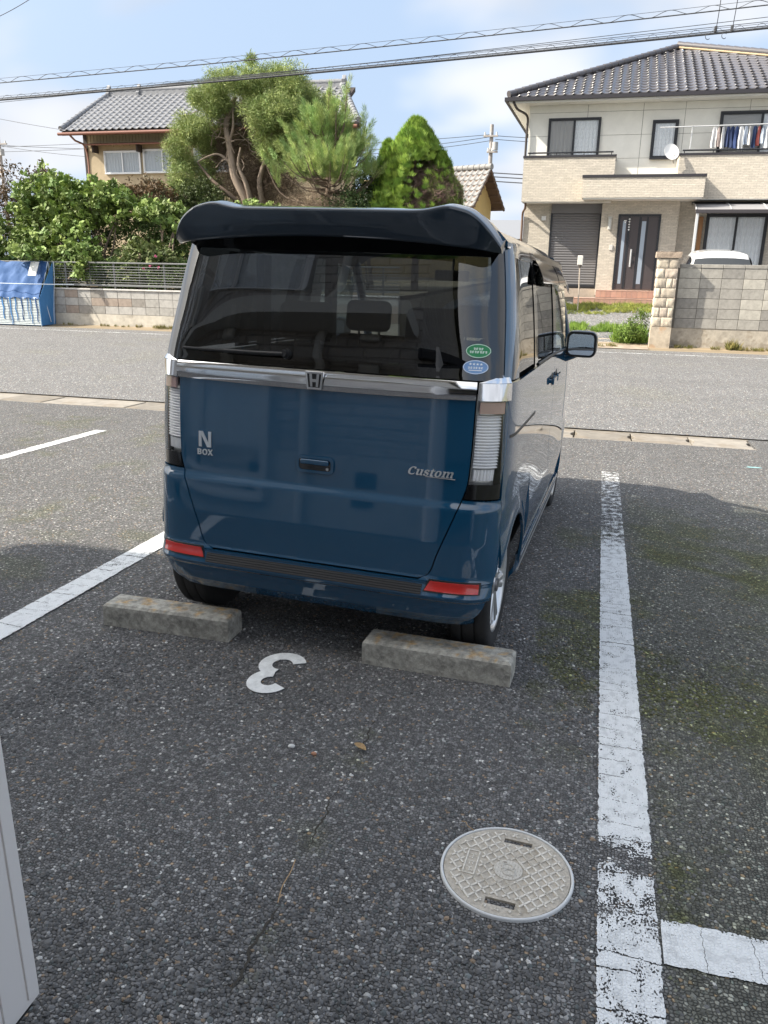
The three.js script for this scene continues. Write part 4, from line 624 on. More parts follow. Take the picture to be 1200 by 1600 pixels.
function ridgeTiles(parent, m, P, Q, r = 0.09, step = 0.27, name = 'ridge_tile') {
  const A = new THREE.Vector3(...P), B = new THREE.Vector3(...Q), L = A.distanceTo(B), n = Math.max(1, Math.round(L / step)), d = B.clone().sub(A).normalize(), q = new THREE.Quaternion().setFromUnitVectors(new THREE.Vector3(0, 0, 1), d);
  const g = plain(new THREE.CylinderGeometry(r * 0.92, r * 1.12, L / n * 1.16, 12, 1, false)); g.rotateX(Math.PI / 2);
  for (let k = 0; k < n; k++) { const o = part(name, g, m, parent); o.position.copy(A).addScaledVector(d, (k + 0.5) * L / n); o.quaternion.copy(q); }
}
function sub(a, b) { return [a[0] - b[0], a[1] - b[1], a[2] - b[2]]; } function unit(a) { const l = Math.hypot(...a); return a.map((x) => x / l); } function cross(a, b) { return [a[1] * b[2] - a[2] * b[1], a[2] * b[0] - a[0] * b[2], a[0] * b[1] - a[1] * b[0]]; }

// ---------------------------------------------------------------- yard in front of the right house
{
  const yard = grid((u, v) => { const x = lerp(-4.6, 14, u), z = lerp(-18.7, -34, v), y = v < 0.06 ? lerp(ROAD + 0.012, -0.27, sstep(0, 0.05, v)) : Math.min(0.21, -0.285 + (-19.6 - z) * 0.084); return [x, y + 0.012 * fbm(x * 2, 1, z * 2, 3), z]; }, 120, 120);
  const p = yard.attributes.position, uv = yard.attributes.uv; for (let i = 0; i < p.count; i++) uv.setXY(i, p.getX(i), p.getZ(i));
  const gr = asphalt(1.4, 1024, 64, 310, 0.40, 0.2, 0.02, 0.4); gr.vertexColors = false; structure('gravel_yard', yard, gr);
  const apron = grid((u, v) => [lerp(-2.2, 1.04, u), ROAD + 0.02 + lerp(0, 0.075, v) + 0.006 * fbm(u * 12, 2, v * 6, 3), lerp(-18.15, -20.3, v)], 30, 16); { const q = apron.attributes.position, w = apron.attributes.uv; for (let i = 0; i < q.count; i++) w.setXY(i, q.getX(i), q.getZ(i)); }
  structure('driveway_apron', apron, grainy([0.33, 0.27, 0.21], 0.95, { tile: 1.1, amount: 0.45, seed0: 312, bump: 0.006, tint: [0.22, 0.16, 0.11, 0.6] }));
}
const yardY = (z) => Math.min(0.21, -0.285 + (-19.6 - z) * 0.084);

// ---------------------------------------------------------------- two-storey house on the right
const house = thing('tile_roof_house', 'cream two-storey house with dark tiled hip roof and brick-faced balconies', 'house');
{
  const board = grainy([0.80, 0.79, 0.735], 0.85, { tile: 2.2, amount: 0.08, seed0: 320, bump: 0.001 }), brick = brickSiding([0.60, 0.545, 0.465], 330), band = mat([0.028, 0.026, 0.032], 0.5), soffit = mat([0.78, 0.77, 0.73], 0.85), joint = mat([0.20, 0.19, 0.17], 0.9);
  const tiles = [0, 1].map((k) => phys([[0.080, 0.075, 0.082], [0.092, 0.085, 0.09]][k], 0.34, { clearcoat: 0.5, clearcoatRoughness: 0.3 }));
  // core walls
  part('wall', [box2(-2.64, 11.5, 3.15, 5.92, -27.225, -36)], joint, house, { label: 'cream upper storey wall' });
  const xs = [-2.65, -0.93, 0.67, 1.85, 3.60, 5.4, 7.2, 9.0, 11.5], ys = [3.2, 4.42, 5.07, 5.72, 5.93];
  for (let i = 0; i + 1 < xs.length; i++) for (let j = 0; j + 1 < ys.length; j++) part('wall_panel', box2(xs[i] + 0.006, xs[i + 1] - 0.006, ys[j] + 0.005, ys[j + 1] - 0.005, -27.222, -27.2), board, house);
  part('side_panel', [box2(-2.665, -2.645, 3.2, 5.93, -27.2, -36)], board, house);
  windowUnit(house, -2.07, -0.52, 4.44, 5.56, -27.2, { n: 2, curtain: [drape, lace] });
  windowUnit(house, 0.965, 1.70, 4.37, 5.44, -27.2, { n: 1, curtain: [lace], bw: 0.06 });
  windowUnit(house, 2.82, 5.1, 3.6, 5.62, -27.2, { n: 2, curtain: [null, lace], bw: 0.06 });
  // ground floor
  part('ground_floor_wall', [box2(-2.62, -1.78, 0.45, 3.16, -36, -26.9), box2(-1.78, -0.26, 3.0, 3.18, -36, -26.9), box2(-0.26, 1.95, 0.45, 3.18, -36, -26.5), box2(1.95, 11.5, 0.45, 3.18, -36, -26.92)], brick, house);
  part('plinth', [box2(-2.60, -0.27, 0.0, 0.45, -36, -26.92), box2(-0.25, 1.94, 0.0, 0.45, -36, -26.53), box2(1.96, 11.4, 0.0, 0.45, -36, -26.95)], grainy([0.42, 0.40, 0.37], 0.9, { tile: 1, amount: 0.2, seed0: 333 }), house);
  // shutter
  { const sh = new THREE.Group(); sh.name = 'garage_shutter'; house.add(sh); const sm = mat([0.17, 0.165, 0.17], 0.5, { metalness: 0.2 });
    part('shutter_box', [rbox(1.52, 0.30, 0.10, 0.01, -1.02, 2.99, -26.88)], sm, sh);
    for (let k = 0; k < 28; k++) { const y = 0.72 + k * 0.0757; part('slat', mv(new THREE.CylinderGeometry(0.055, 0.055, 1.44, 10, 1, false, -0.75, 1.5).rotateZ(Math.PI / 2).rotateX(0), -1.02, y + 0.038, -26.955 + 0.0), sm, sh); }
    part('guide_rail', [box2(-1.79, -1.73, 0.6, 2.86, -26.92, -26.86), box2(-0.31, -0.25, 0.6, 2.86, -26.92, -26.86)], darkFrame, sh); part('shutter_back', box2(-1.74, -0.30, 0.6, 2.86, -26.99, -26.97), sm, sh); part('bottom_rail', rbox(1.42, 0.07, 0.06, 0.006, -1.02, 0.70, -26.90), darkFrame, sh); part('threshold', box2(-1.80, -0.26, 0.36, 0.62, -27.2, -26.78), grainy([0.40, 0.33, 0.27], 0.9, { tile: 0.8, amount: 0.2, seed0: 335 }), sh); }
  // front door
  { const d = new THREE.Group(); d.name = 'front_door'; house.add(d); const leaf = mat([0.062, 0.052, 0.055], 0.45), slit = phys([0.30, 0.36, 0.44], 0.15, { clearcoat: 1 });
    part('door_frame', [box2(0.24, 0.30, 0.62, 2.80, -26.52, -26.45), box2(1.40, 1.46, 0.62, 2.80, -26.52, -26.45), box2(0.30, 1.40, 2.74, 2.80, -26.52, -26.452)], darkFrame, d);
    part('side_leaf', box2(0.302, 0.60, 0.64, 2.738, -26.51, -26.475), leaf, d);
    const ml = part('main_leaf', box2(0.606, 1.398, 0.64, 2.738, -26.51, -26.470), leaf, d);
    part('glass_strip', box2(0.385, 0.475, 0.80, 2.60, -26.476, -26.470), slit, d); part('glass_strip', box2(0.93, 1.05, 0.80, 2.60, -26.471, -26.465), slit, ml);
    part('raised_strip', [box2(0.845, 0.915, 0.66, 2.72, -26.471, -26.462)], darkFrame, ml); part('raised_strip', [box2(1.065, 1.115, 0.66, 2.72, -26.471, -26.462)], darkFrame, ml); part('raised_strip', box2(0.52, 0.598, 0.66, 2.72, -26.476, -26.462), darkFrame, d);
    part('handle', [rbox(0.05, 0.52, 0.03, 0.012, 0.70, 1.55, -26.455), rbox(0.02, 0.40, 0.02, 0.008, 0.70, 1.56, -26.41)], alu, ml); part('lock', [rbox(0.04, 0.09, 0.015, 0.006, 0.78, 1.66, -26.46)], darkFrame, ml); part('lock', [rbox(0.04, 0.09, 0.015, 0.006, 0.78, 1.44, -26.46)], darkFrame, ml);
    const dec = mat([0.75, 0.75, 0.73], 0.7), dm = []; for (let k = 0; k < 5; k++) dm.push(mv(new THREE.OctahedronGeometry(0.032).scale(1, 1, 0.3), 0.565, 2.66 - k * 0.075, -26.452)); part('wall_charm', dm, dec, d); const dm2 = [box2(0.425, 0.465, 2.55, 2.585, -26.466, -26.458), box2(0.405, 0.485, 2.60, 2.628, -26.466, -26.458)]; part('wall_charm', dm2, dec, d); }
  part('porch_lamp', [rbox(0.10, 0.34, 0.10, 0.03, 0.0, 2.52, -26.44), rbox(0.12, 0.04, 0.12, 0.01, 0.0, 2.71, -26.44)], mat([0.55, 0.55, 0.52], 0.3), house); part('intercom', rbox(0.10, 0.16, 0.03, 0.008, 0.10, 1.85, -26.485), mat([0.6, 0.58, 0.55], 0.5), house); part('meter_box', rbox(0.14, 0.14, 0.08, 0.02, -2.0, 2.70, -26.86), mat([0.75, 0.75, 0.74], 0.5), house);
  // balconies with dark caps and rails
  function balcony(x0, x1, y0, y1, z, name, back = -27.2) { const b = new THREE.Group(); b.name = name; house.add(b);
    part('parapet', [box2(x0, x1, y0, y1, z - 0.14, z), box2(x0, x0 + 0.14, y0 + 0.004, y1 - 0.002, back, z - 0.14), box2(x1 - 0.14, x1, y0 + 0.004, y1 - 0.002, back, z - 0.14)], brick, b);
    part('floor_slab', box2(x0 + 0.02, x1 - 0.02, y0 - 0.02, y0 + 0.16, back, z - 0.02), soffit, b);
    part('cap', [box2(x0 - 0.02, x1 + 0.02, y1, y1 + 0.06, z - 0.17, z + 0.025), box2(x0 - 0.02, x0 + 0.17, y1 + 0.001, y1 + 0.059, back, z - 0.17), box2(x1 - 0.17, x1 + 0.02, y1 + 0.001, y1 + 0.059, back, z - 0.17)], band, b); return b; }
  const rail = (b, x0, x1, y, z) => { part('rail', bar([x0, y, z], [x1, y, z], 0.022, 8), darkFrame, b); for (let x = x0 + 0.05; x <= x1 + 0.001; x += (x1 - x0 - 0.1) / Math.max(2, Math.round((x1 - x0) / 0.75))) part('rail_post', bar([x, y - 0.15, z], [x, y, z], 0.014, 6), darkFrame, b); };
  const b1 = balcony(-2.66, 0.0, 3.14, 4.36, -26.2, 'balcony'); rail(b1, -2.55, -0.08, 4.50, -26.27);
  const b2 = balcony(1.76, 9.0, 3.20, 4.36, -26.2, 'balcony'); rail(b2, 1.83, 8.9, 4.50, -26.27);
  { const c = new THREE.Group(); c.name = 'entrance_canopy'; house.add(c); part('canopy_face', box2(-0.86, 2.48, 3.21, 3.745, -26.3, -25.6), brick, c); part('cap', box2(-0.885, 2.505, 3.745, 3.82, -26.3, -25.575), band, c); part('soffit', box2(-0.82, 2.44, 3.17, 3.208, -26.9, -25.64), soffit, c); }
  // hip roof
  const E = { l: -3.24, r: 9.8, y: 6.06, z: -26.55, ax: 1.66, ay: 8.08, az: -31 };
  const roofT = new THREE.Group(); roofT.name = 'roof'; house.add(roofT);
  { const O = [E.l, E.y, E.z], A = [1, 0, 0], up = [0, E.ay - E.y, E.az - E.z], L = Math.hypot(...up), S = unit(up), N = unit(cross(A, S).map((v) => v)); const n = N[1] < 0 ? N.map((v) => -v) : N;
    tiledSlope(roofT, tiles[0], O, A, S, n, L, (s) => (E.ax - E.l) * s / L, (s) => lerp(E.r - E.l, E.ax - E.l, s / L), 0.262, 0.285);
    const O2 = [E.l, E.y, -35.45], A2 = [0, 0, 1], up2 = [E.ax - E.l, E.ay - E.y, 0], L2 = Math.hypot(...up2), S2 = unit(up2); let n2 = unit(cross(A2, S2)); if (n2[1] < 0) n2 = n2.map((v) => -v); const len2 = E.z + 35.45;
    tiledSlope(roofT, tiles[1], O2, A2, S2, n2, L2, (s) => 4.45 * s / L2, (s) => len2 - 4.45 * s / L2, 0.262, 0.285);
    part('roof_deck', (() => { const v = [[E.l, E.y - 0.02, E.z], [E.r, E.y - 0.02, E.z], [E.ax, E.ay - 0.02, E.az], [E.l, E.y - 0.02, -35.45], [E.r, E.y - 0.02, -35.45]], f = [[0, 1, 2], [3, 0, 2], [1, 4, 2], [4, 3, 2], [0, 3, 1], [1, 3, 4]], pos = []; for (const t of f) for (const k of t) pos.push(...v[k]); const g = new THREE.BufferGeometry(); g.setAttribute('position', new THREE.Float32BufferAttribute(pos, 3)); g.computeVertexNormals(); return metric(plain(g)); })(), band, roofT);
    ridgeTiles(roofT, tiles[0], [E.l, E.y + 0.10, E.z], [E.ax, E.ay + 0.10, E.az]); ridgeTiles(roofT, tiles[1], [E.ax, E.ay + 0.14, E.az], [E.r, E.y + 0.14, E.z], 0.10); part('ridge_plaster', bar([E.ax, E.ay + 0.05, E.az + 0.09], [E.r, E.y + 0.05, E.z + 0.09], 0.035, 6), mat([0.42, 0.33, 0.21], 0.9), roofT);
    part('eave_gutter', [box2(E.l - 0.03, E.r, E.y - 0.10, E.y + 0.0, E.z + 0.0, E.z + 0.11), box2(E.l - 0.12, E.l - 0.03, E.y - 0.10, E.y + 0.0, -35.4, E.z + 0.11)], band, roofT); part('soffit', [box2(E.l, E.r, E.y - 0.13, E.y - 0.05, -36, E.z - 0.01)], soffit, roofT);
    part('fascia', [box2(E.l + 0.0, E.r, E.y - 0.15, E.y - 0.03, E.z - 0.008, E.z - 0.0)], soffit, roofT); }
  part('downpipe', [tube([[-3.10, 5.95, -26.52], [-3.0, 5.78, -26.60], [-2.72, 5.62, -27.12], [-2.715, 5.2, -27.12], [-2.715, 4.4, -27.12]], 0.036, 30, 8)], mat([0.045, 0.035, 0.033], 0.5), house); part('downpipe', [tube([[-2.55, 3.12, -26.40], [-2.56, 2.98, -26.5], [-2.655, 2.85, -26.82], [-2.66, 2.5, -26.85], [-2.66, 0.3, -26.85]], 0.034, 30, 8)], mat([0.16, 0.10, 0.07], 0.5), house);
  // sun-room window with a small glazed roof on the right
  windowUnit(house, 2.76, 4.46, 0.70, 2.83, -26.90, { n: 2, curtain: [lace, lace], bw: 0.06 });
  { const p = new THREE.Group(); p.name = 'terrace_roof'; house.add(p); const bronze = mat([0.045, 0.04, 0.045], 0.5); part('roof_sheet', [shell((u, v) => [lerp(2.30, 6.2, u), lerp(2.86, 3.10, Math.sin(v * 1.57)), lerp(-25.4, -26.85, v)], () => [0, -0.012, 0], 20, 10)], phys([0.36, 0.36, 0.38], 0.25, { transmission: 0.35, thickness: 0, roughness: 0.4 }), p);
    part('front_beam', rbox(3.96, 0.10, 0.08, 0.01, 4.28, 2.82, -25.40), bronze, p); part('wall_beam', rbox(3.96, 0.08, 0.06, 0.01, 4.28, 3.12, -26.86), bronze, p); part('post', rbox(0.075, 2.7, 0.075, 0.01, 2.36, 1.45, -25.42), alu, p); for (const x of [2.33, 3.25, 4.18, 5.1]) part('rafter', tube(Array.from({ length: 8 }, (_, k) => [x, lerp(2.87, 3.115, Math.sin(k / 7 * 1.57)), lerp(-25.4, -26.85, k / 7)]), 0.016, 14, 6), alu, p);
    part('wood_post', rbox(0.12, 2.3, 0.06, 0.01, 2.62, 1.6, -26.86), mat([0.28, 0.14, 0.06], 0.7), p); }
  // tiled entrance steps, each tile a piece
  { const st = new THREE.Group(); st.name = 'entrance_steps'; house.add(st); const base = mat([0.36, 0.33, 0.30], 0.9), tl = [[0.40, 0.24, 0.18], [0.43, 0.26, 0.20], [0.37, 0.22, 0.17]].map((c, k) => grainy(c, 0.7, { tile: 0.5, amount: 0.15, seed0: 350 + k, size: 256 }));
    part('step_core', [box2(-0.23, 2.2, 0.0, 0.595, -26.5, -26.02), box2(-0.86, 2.2, 0.0, 0.375, -26.5, -25.62)], base, st);
    reseed(77); for (const [x0, y0, y1, z] of [[-0.23, 0.405, 0.585, -26.02], [-0.86, 0.20, 0.365, -25.62]]) for (let x = x0; x < 2.15; x += 0.152) part('tile', box2(x + 0.004, x + 0.148, y0, y1, z, z + 0.012), tl[Math.floor(rnd() * 3)], st);
    for (const [x0, y, za, zb] of [[-0.23, 0.595, -26.5, -26.005], [-0.86, 0.375, -26.02, -25.605]]) for (let x = x0; x < 2.0; x += 0.305) part('tread_tile', box2(x + 0.004, x + 0.301, y, y + 0.012, za + 0.004, zb), tl[Math.floor(rnd() * 3)], st); }
}
// dish, post, laundry: things of their own
{
  const d = thing('satellite_dish', 'white satellite dish fixed beside the right balcony', 'dish', [1.50, 4.42, -25.98]); const wm = mat([0.80, 0.80, 0.79], 0.5);
  const dish = part('reflector', shell((u, v) => { const a = u * 6.28318, r = 0.215 * v; return [r * Math.cos(a), r * Math.sin(a) * 1.12, 0.9 * r * r]; }, () => [0, 0, -0.008], 32, 8), wm, d); dish.rotation.set(-0.45, 0.35, 0);
  part('arm', [bar([0.02, -0.20, 0.0], [0.10, -0.10, 0.26], 0.012)], mat([0.4, 0.4, 0.4], 0.5), d); part('feed', rbox(0.06, 0.06, 0.09, 0.015, 0.10, -0.08, 0.27), wm, d); part('mount', [bar([0.02, -0.02, -0.03], [0.10, -0.28, -0.10], 0.02)], mat([0.4, 0.36, 0.3], 0.6), d);
  const wp = thing('yard_post', 'thin post with a pale square reflector head in front of the shutter', 'post', [-0.72, yardY(-24), -24]); part('stem', tube([[0.06, -0.05, 0], [0.045, 0.6, 0], [0.02, 1.2, 0]], 0.018, 12, 8), mat([0.42, 0.36, 0.30], 0.6), wp); part('head', [rbox(0.15, 0.26, 0.05, 0.02, 0.018, 1.38, 0)], phys([0.62, 0.60, 0.56], 0.3), wp); part('collar', cyl(0.06, 0.025, 0.08, 12, 0.02, 1.22, 0), mat([0.12, 0.10, 0.09], 0.6), wp);
  const rod = thing('laundry_pole', 'pair of thin metal laundry poles above the right balcony', 'pole', [0, 5.17, -26.55]); part('pole', bar([1.15, -0.02, 0], [6, 0.02, 0], 0.016, 8), alu, rod); part('pole', bar([1.95, 0.02, -0.22], [6, 0.06, -0.22], 0.016, 8), alu, rod); part('bracket', [rbox(0.03, 0.6, 0.03, 0.006, 2.05, -0.3, -0.10), bar([2.05, 0, -0.25], [2.05, 0, 0.03], 0.012)], alu, rod);
  reseed(31); const cols = [['white', [0.72, 0.71, 0.70]], ['pale pink', [0.60, 0.50, 0.47]], ['white', [0.75, 0.75, 0.75]], ['navy blue', [0.03, 0.045, 0.11]], ['navy blue', [0.025, 0.04, 0.10]], ['dark blue', [0.05, 0.08, 0.2]], ['white', [0.7, 0.7, 0.7]], ['pale blue', [0.42, 0.48, 0.58]], ['white', [0.66, 0.64, 0.62]], ['navy blue', [0.03, 0.05, 0.12]], ['red', [0.45, 0.12, 0.10]], ['pale blue', [0.40, 0.46, 0.55]], ['white', [0.7, 0.7, 0.7]]];
  cols.forEach(([nm, c], i) => { const x = 2.66 + i * 0.118, h = rr(0.46, 0.60), w = rr(0.10, 0.15); const g = shell((u, v) => { const t = 1 - v, ww = w * (0.75 + 0.35 * sstep(0, 0.25, t)); return [(u - 0.5) * ww + 0.02 * n3(v * 2, i, 1), -t * h - 0.05 * Math.abs(u - 0.5) * (t < 0.1 ? 1 : 0), 0.05 * Math.sin(u * 9 + i) * t + 0.02 * n3(u * 4, v * 3, i)]; }, () => [0, 0, -0.006], 10, 10);
    const o = solo('laundry_garment', g, mat(c, 0.95), `${['first', 'second', 'third', 'fourth', 'fifth', 'sixth', 'seventh', 'eighth', 'ninth', 'tenth', 'eleventh', 'twelfth', 'thirteenth'][i]} garment from the left on the laundry pole, ${nm}`, 'laundry', 'laundry hanging over the right balcony'); o.position.set(x, 5.14, -26.55 + rr(-0.05, 0.02)); o.rotation.y = rr(0.3, 1.0); });
}

// ---------------------------------------------------------------- block wall, rock-faced gate pillar, white car behind
const blockMats = [[0.28, 0.268, 0.245], [0.33, 0.315, 0.285], [0.30, 0.287, 0.262], [0.41, 0.39, 0.345], [0.25, 0.24, 0.222]].map((c, k) => grainy(c, 0.93, { tile: 0.5, amount: 0.28, seed0: 400 + k * 5, bump: 0.003, size: 256 }));
function roughGeo(w, h, d, rough, s0, nx = 8, ny = 5) { // block with a broken front
  const front = grid((u, v) => { const e = Math.min(u, 1 - u, v, 1 - v) * 2, x = (u - 0.5) * w, y = (v - 0.5) * h; return [x, y, d / 2 + rough * (sstep(0, 0.35, e) * (0.55 + 1.1 * fbm(x * 14 + s0, y * 18, s0, 3)))]; }, nx, ny); front.computeVertexNormals();
  return metric(merge([front, box2(-w / 2, w / 2, -h / 2, h / 2, -d / 2, d / 2 - 0.002)]));
}
{
  const w = thing('block_wall', 'grey concrete block wall on the right behind the road', 'wall', [1.50, 0, -18.82]);
  part('footing', (() => { const g = grid((u, v) => [lerp(-0.02, 13, u), lerp(-0.42, 0.095, v), 0.045 + 0.008 * fbm(u * 60, v * 5, 3, 3)], 120, 6); return metric(merge([g, box2(-0.02, 13, -0.42, 0.095, -0.13, 0.038)])); })(), grainy([0.40, 0.36, 0.30], 0.95, { tile: 0.9, amount: 0.4, seed0: 420, bump: 0.006, tint: [0.22, 0.185, 0.14, 0.65] }), w);
  const bw = 0.430, bh = 0.2075, g0 = [box(bw - 0.008, bh - 0.008, 0.115), rbox(bw - 0.008, bh - 0.008, 0.115, 0.006)];
  part('mortar', box2(0, 13, 0.095, 1.34, -0.062, 0.044), mat([0.15, 0.14, 0.125], 0.95), w);
  reseed(55); for (let j = 0; j < 6; j++) for (let i = 0; i < 18; i++) { const o = part('block', g0[1], blockMats[rnd() < 0.18 ? 3 : Math.floor(rnd() * 5)], w); o.position.set(0.05 + (i + 0.5) * bw - 0.02, 0.095 + (j + 0.5) * bh, rr(-0.0025, 0.0025)); o.rotation.set(rr(-0.004, 0.004), rr(-0.004, 0.004), 0); }
  for (let i = 0; i < 18; i++) { const o = part('coping_block', rbox(bw - 0.006, 0.075, 0.135, 0.008), blockMats[i % 3], w); o.position.set(0.05 + (i + 0.5) * bw - 0.02, 1.38, 0.0); }
  // pillar
  const p = thing('gate_pillar', 'rock-faced stone gate pillar at the end of the block wall', 'pillar', [1.265, 0, -18.72]); const rk = [[0.50, 0.44, 0.35], [0.44, 0.385, 0.31], [0.54, 0.48, 0.385], [0.47, 0.40, 0.33]].map((c, k) => grainy(c, 0.95, { tile: 0.35, amount: 0.35, seed0: 440 + k * 3, bump: 0.006, size: 256 }));
  part('pillar_base', [box2(-0.21, 0.21, -0.42, 0.125, -0.20, 0.20)], grainy([0.44, 0.38, 0.30], 0.95, { tile: 0.7, amount: 0.35, seed0: 450, bump: 0.006, tint: [0.36, 0.22, 0.12, 0.6] }), p);
  part('core', box2(-0.19, 0.19, 0.12, 1.54, -0.19, 0.19), mat([0.28, 0.25, 0.21], 0.95), p);
  reseed(66); const rows = 7, rh = 1.40 / rows; for (let j = 0; j < rows; j++) { const cut = [[0.45, 1], [0.33, 0.72, 1], [0.6, 1], [0.28, 1], [0.5, 0.8, 1], [0.38, 1], [0.55, 1]][j]; let a = 0; for (const b of cut) { const ww = (b - a) * 0.42 - 0.012; const o = part('stone', roughGeo(ww, rh - 0.014, 0.05, 0.028, j * 7.3 + b * 5), rk[Math.floor(rnd() * 4)], p); o.position.set(-0.21 + (a + b) / 2 * 0.42, 0.13 + (j + 0.5) * rh, 0.175); a = b; }
    for (const sd of [-1, 1]) { const o = part('stone', roughGeo(0.36, rh - 0.014, 0.05, 0.026, j * 3.1 + sd * 9), rk[Math.floor(rnd() * 4)], p); o.position.set(sd * 0.172, 0.13 + (j + 0.5) * rh, -0.01); o.rotation.y = sd * Math.PI / 2; } }
  part('cap_stone', (() => { const g = new THREE.BoxGeometry(0.50, 0.12, 0.48, 10, 4, 10), q = g.attributes.position; for (let i = 0; i < q.count; i++) { const x = q.getX(i), y = q.getY(i), z = q.getZ(i), s = 1 + 0.07 * fbm(x * 9, y * 15, z * 9, 3); q.setXYZ(i, x * s, y * (1 + 0.15 * fbm(x * 12, 2, z * 12, 2)), z * s); } g.computeVertexNormals(); return mv(metric(g), 0, 1.60, 0); })(), grainy([0.34, 0.27, 0.21], 0.95, { tile: 0.3, amount: 0.4, seed0: 455, bump: 0.01 }), p);
}
{
  const c = thing('white_car', 'white hatchback parked behind the block wall', 'car', [2.62, yardY(-22) - 0.02, -20.65]); const wp = phys([0.74, 0.74, 0.73], 0.35, { clearcoat: 1, clearcoatRoughness: 0.05 }), gl = phys([0.02, 0.024, 0.028], 0.05, { clearcoat: 1 }), tr = mat([0.02, 0.02, 0.02], 0.6);
  const prof = [[0, 0.35], [0.02, 0.80], [0.06, 1.0], [0.42, 1.40], [0.70, 1.515], [1.5, 1.56], [2.3, 1.50], [2.9, 1.05], [3.5, 0.92], [3.75, 0.75], [3.8, 0.35]], yTop = (z) => { for (let i = 1; i < prof.length; i++) if (z <= prof[i][0]) { const a = prof[i - 1], b = prof[i]; return lerp(a[1], b[1], (z - a[0]) / (b[0] - a[0])); } return 0.35; }, half = (z, t) => 0.83 * (1 - 0.10 * Math.pow(Math.abs(z / 1.9 - 1), 4));
  c.scale.set(1, 1.20, 1);
  part('body', grid((u, v) => { const z = clamp(v * 3.8, 0.002, 3.798), top = yTop(z), a = (u * 2 - 1), s = Math.sign(a), k = Math.abs(a); const w = half(z); let x, y; if (k > 0.62) { const t = (1 - k) / 0.38, tt = clamp(t / 0.55); y = lerp(0.25, Math.min(top, 0.98), tt); x = w; if (t > 0.55) { const q = (t - 0.55) / 0.45; y = lerp(Math.min(top, 0.98), Math.max(Math.min(top, 0.98), top - 0.07), q); x = w - 0.20 * q * sstep(0.98, 1.5, top); } } else { const q = k / 0.62; x = (w - 0.20 * sstep(0.98, 1.5, top)) * q; y = top - 0.07 * sstep(0.98, 1.4, top) * Math.pow(q, 3); } return [s * x, y, -z]; }, 60, 70), wp, c);
  part('rear_window', grid((u, v) => { const z = lerp(0.12, 0.40, v), w = lerp(0.70, 0.60, v); return [(u * 2 - 1) * w, yTop(z) - 0.03 * Math.pow(Math.abs(u * 2 - 1), 3) + 0.012, -z + 0.016]; }, 12, 5), gl, c);
  for (const s of [-1, 1]) part('side_window', grid((u, v) => { const z = lerp(0.55, 2.45, u), t = Math.min(yTop(z) - 0.12, lerp(1.0, 1.42, v)); return [s * (half(z) + 0.008 - 0.20 * clamp((t - 0.98) / 0.5) ), t, -z]; }, 16, 5), gl, c);
  for (const s of [-1, 1]) part('tail_lamp', rbox(0.14, 0.30, 0.08, 0.03, s * 0.70, 0.84, -0.05), phys([0.4, 0.03, 0.03], 0.15), c);
  for (const s of [-1, 1]) for (const z of [0.62, 3.05]) part('wheel', mv(cyl(0.29, 0.29, 0.18, 28, 0, 0, 0, 0, 0, Math.PI / 2), s * 0.74, 0.29, -z), tr, c);
}
// ---------------------------------------------------------------- left: retaining block wall, fence, refuse cover
structure('garden_bank', metric(merge([grid((u, v) => { const x = lerp(-60, -4.55, u), z = lerp(-18.86, -60, v); return [x, 0.60 + 0.05 * fbm(x * 0.8, 2, z * 0.8, 3), z]; }, 90, 60), box2(-60, -4.56, -0.45, 0.5, -60, -18.87)])), soil);
{
  const w = thing('retaining_wall', 'low grey block wall with concrete foot under the metal fence', 'wall', [-4.6, 0, -18.76]); const x0 = -24, n = 62;
  part('footing', metric(merge([grid((u, v) => [lerp(x0, 0, u), lerp(-0.42, -0.02, v), 0.052 + 0.006 * fbm(u * 160, v * 4, 5, 3)], 160, 5, false), box2(x0, 0, -0.42, -0.02, -0.15, 0.045)])), grainy([0.50, 0.465, 0.40], 0.95, { tile: 1.3, amount: 0.35, seed0: 470, bump: 0.005, tint: [0.26, 0.23, 0.19, 0.6] }), w);
  part('mortar', box2(x0, 0, -0.02, 0.575, -0.1, 0.036), mat([0.13, 0.12, 0.11], 0.95), w);
  const g = rbox(0.383, 0.1905, 0.12, 0.006), bm = [[0.36, 0.345, 0.32], [0.30, 0.285, 0.26], [0.40, 0.385, 0.36], [0.33, 0.27, 0.225], [0.27, 0.25, 0.225]].map((c, k) => grainy(c, 0.93, { tile: 0.6, amount: 0.3, seed0: 480 + k, bump: 0.003 }));
  reseed(71); for (let j = 0; j < 3; j++) for (let i = 0; i < n - 4; i++) { const o = part('block', g, bm[j === 2 && rnd() < 0.6 ? 2 : Math.floor(rnd() * 5)], w); o.position.set(-(i + 0.5) * 0.39, -0.02 + (j + 0.5) * 0.1985, -0.012 + rr(-0.003, 0.003)); }
  part('coping', [rbox(24, 0.035, 0.15, 0.005, -12, 0.595, 0)], grainy([0.60, 0.58, 0.55], 0.9, { tile: 0.8, amount: 0.2, seed0: 490 }), w);
  const f = thing('metal_fence', 'grey metal fence of thin horizontal bars on the low wall', 'fence', [-4.6, 0.615, -18.76]); const fm = mat([0.20, 0.205, 0.205], 0.5, { metalness: 0.4 });
  part('top_rail', rbox(20, 0.035, 0.05, 0.006, -10, 0.635, 0), fm, f); part('bottom_rail', rbox(20, 0.05, 0.05, 0.006, -10, 0.085, 0), fm, f);
  for (let k = 0; k < 7; k++) part('bar', rbox(20, 0.016, 0.016, 0.004, -10, 0.155 + k * 0.064, 0), fm, f);
  for (let k = 0; k < 14; k++) part('post', rbox(0.045, 0.62, 0.045, 0.006, -0.4 - k * 1.42, 0.31, -0.036), fm, f);
  for (let k = 0; k < 14; k++) part('stay', rbox(0.016, 0.52, 0.02, 0.003, -1.1 - k * 1.42, 0.36, -0.02), fm, f);
}
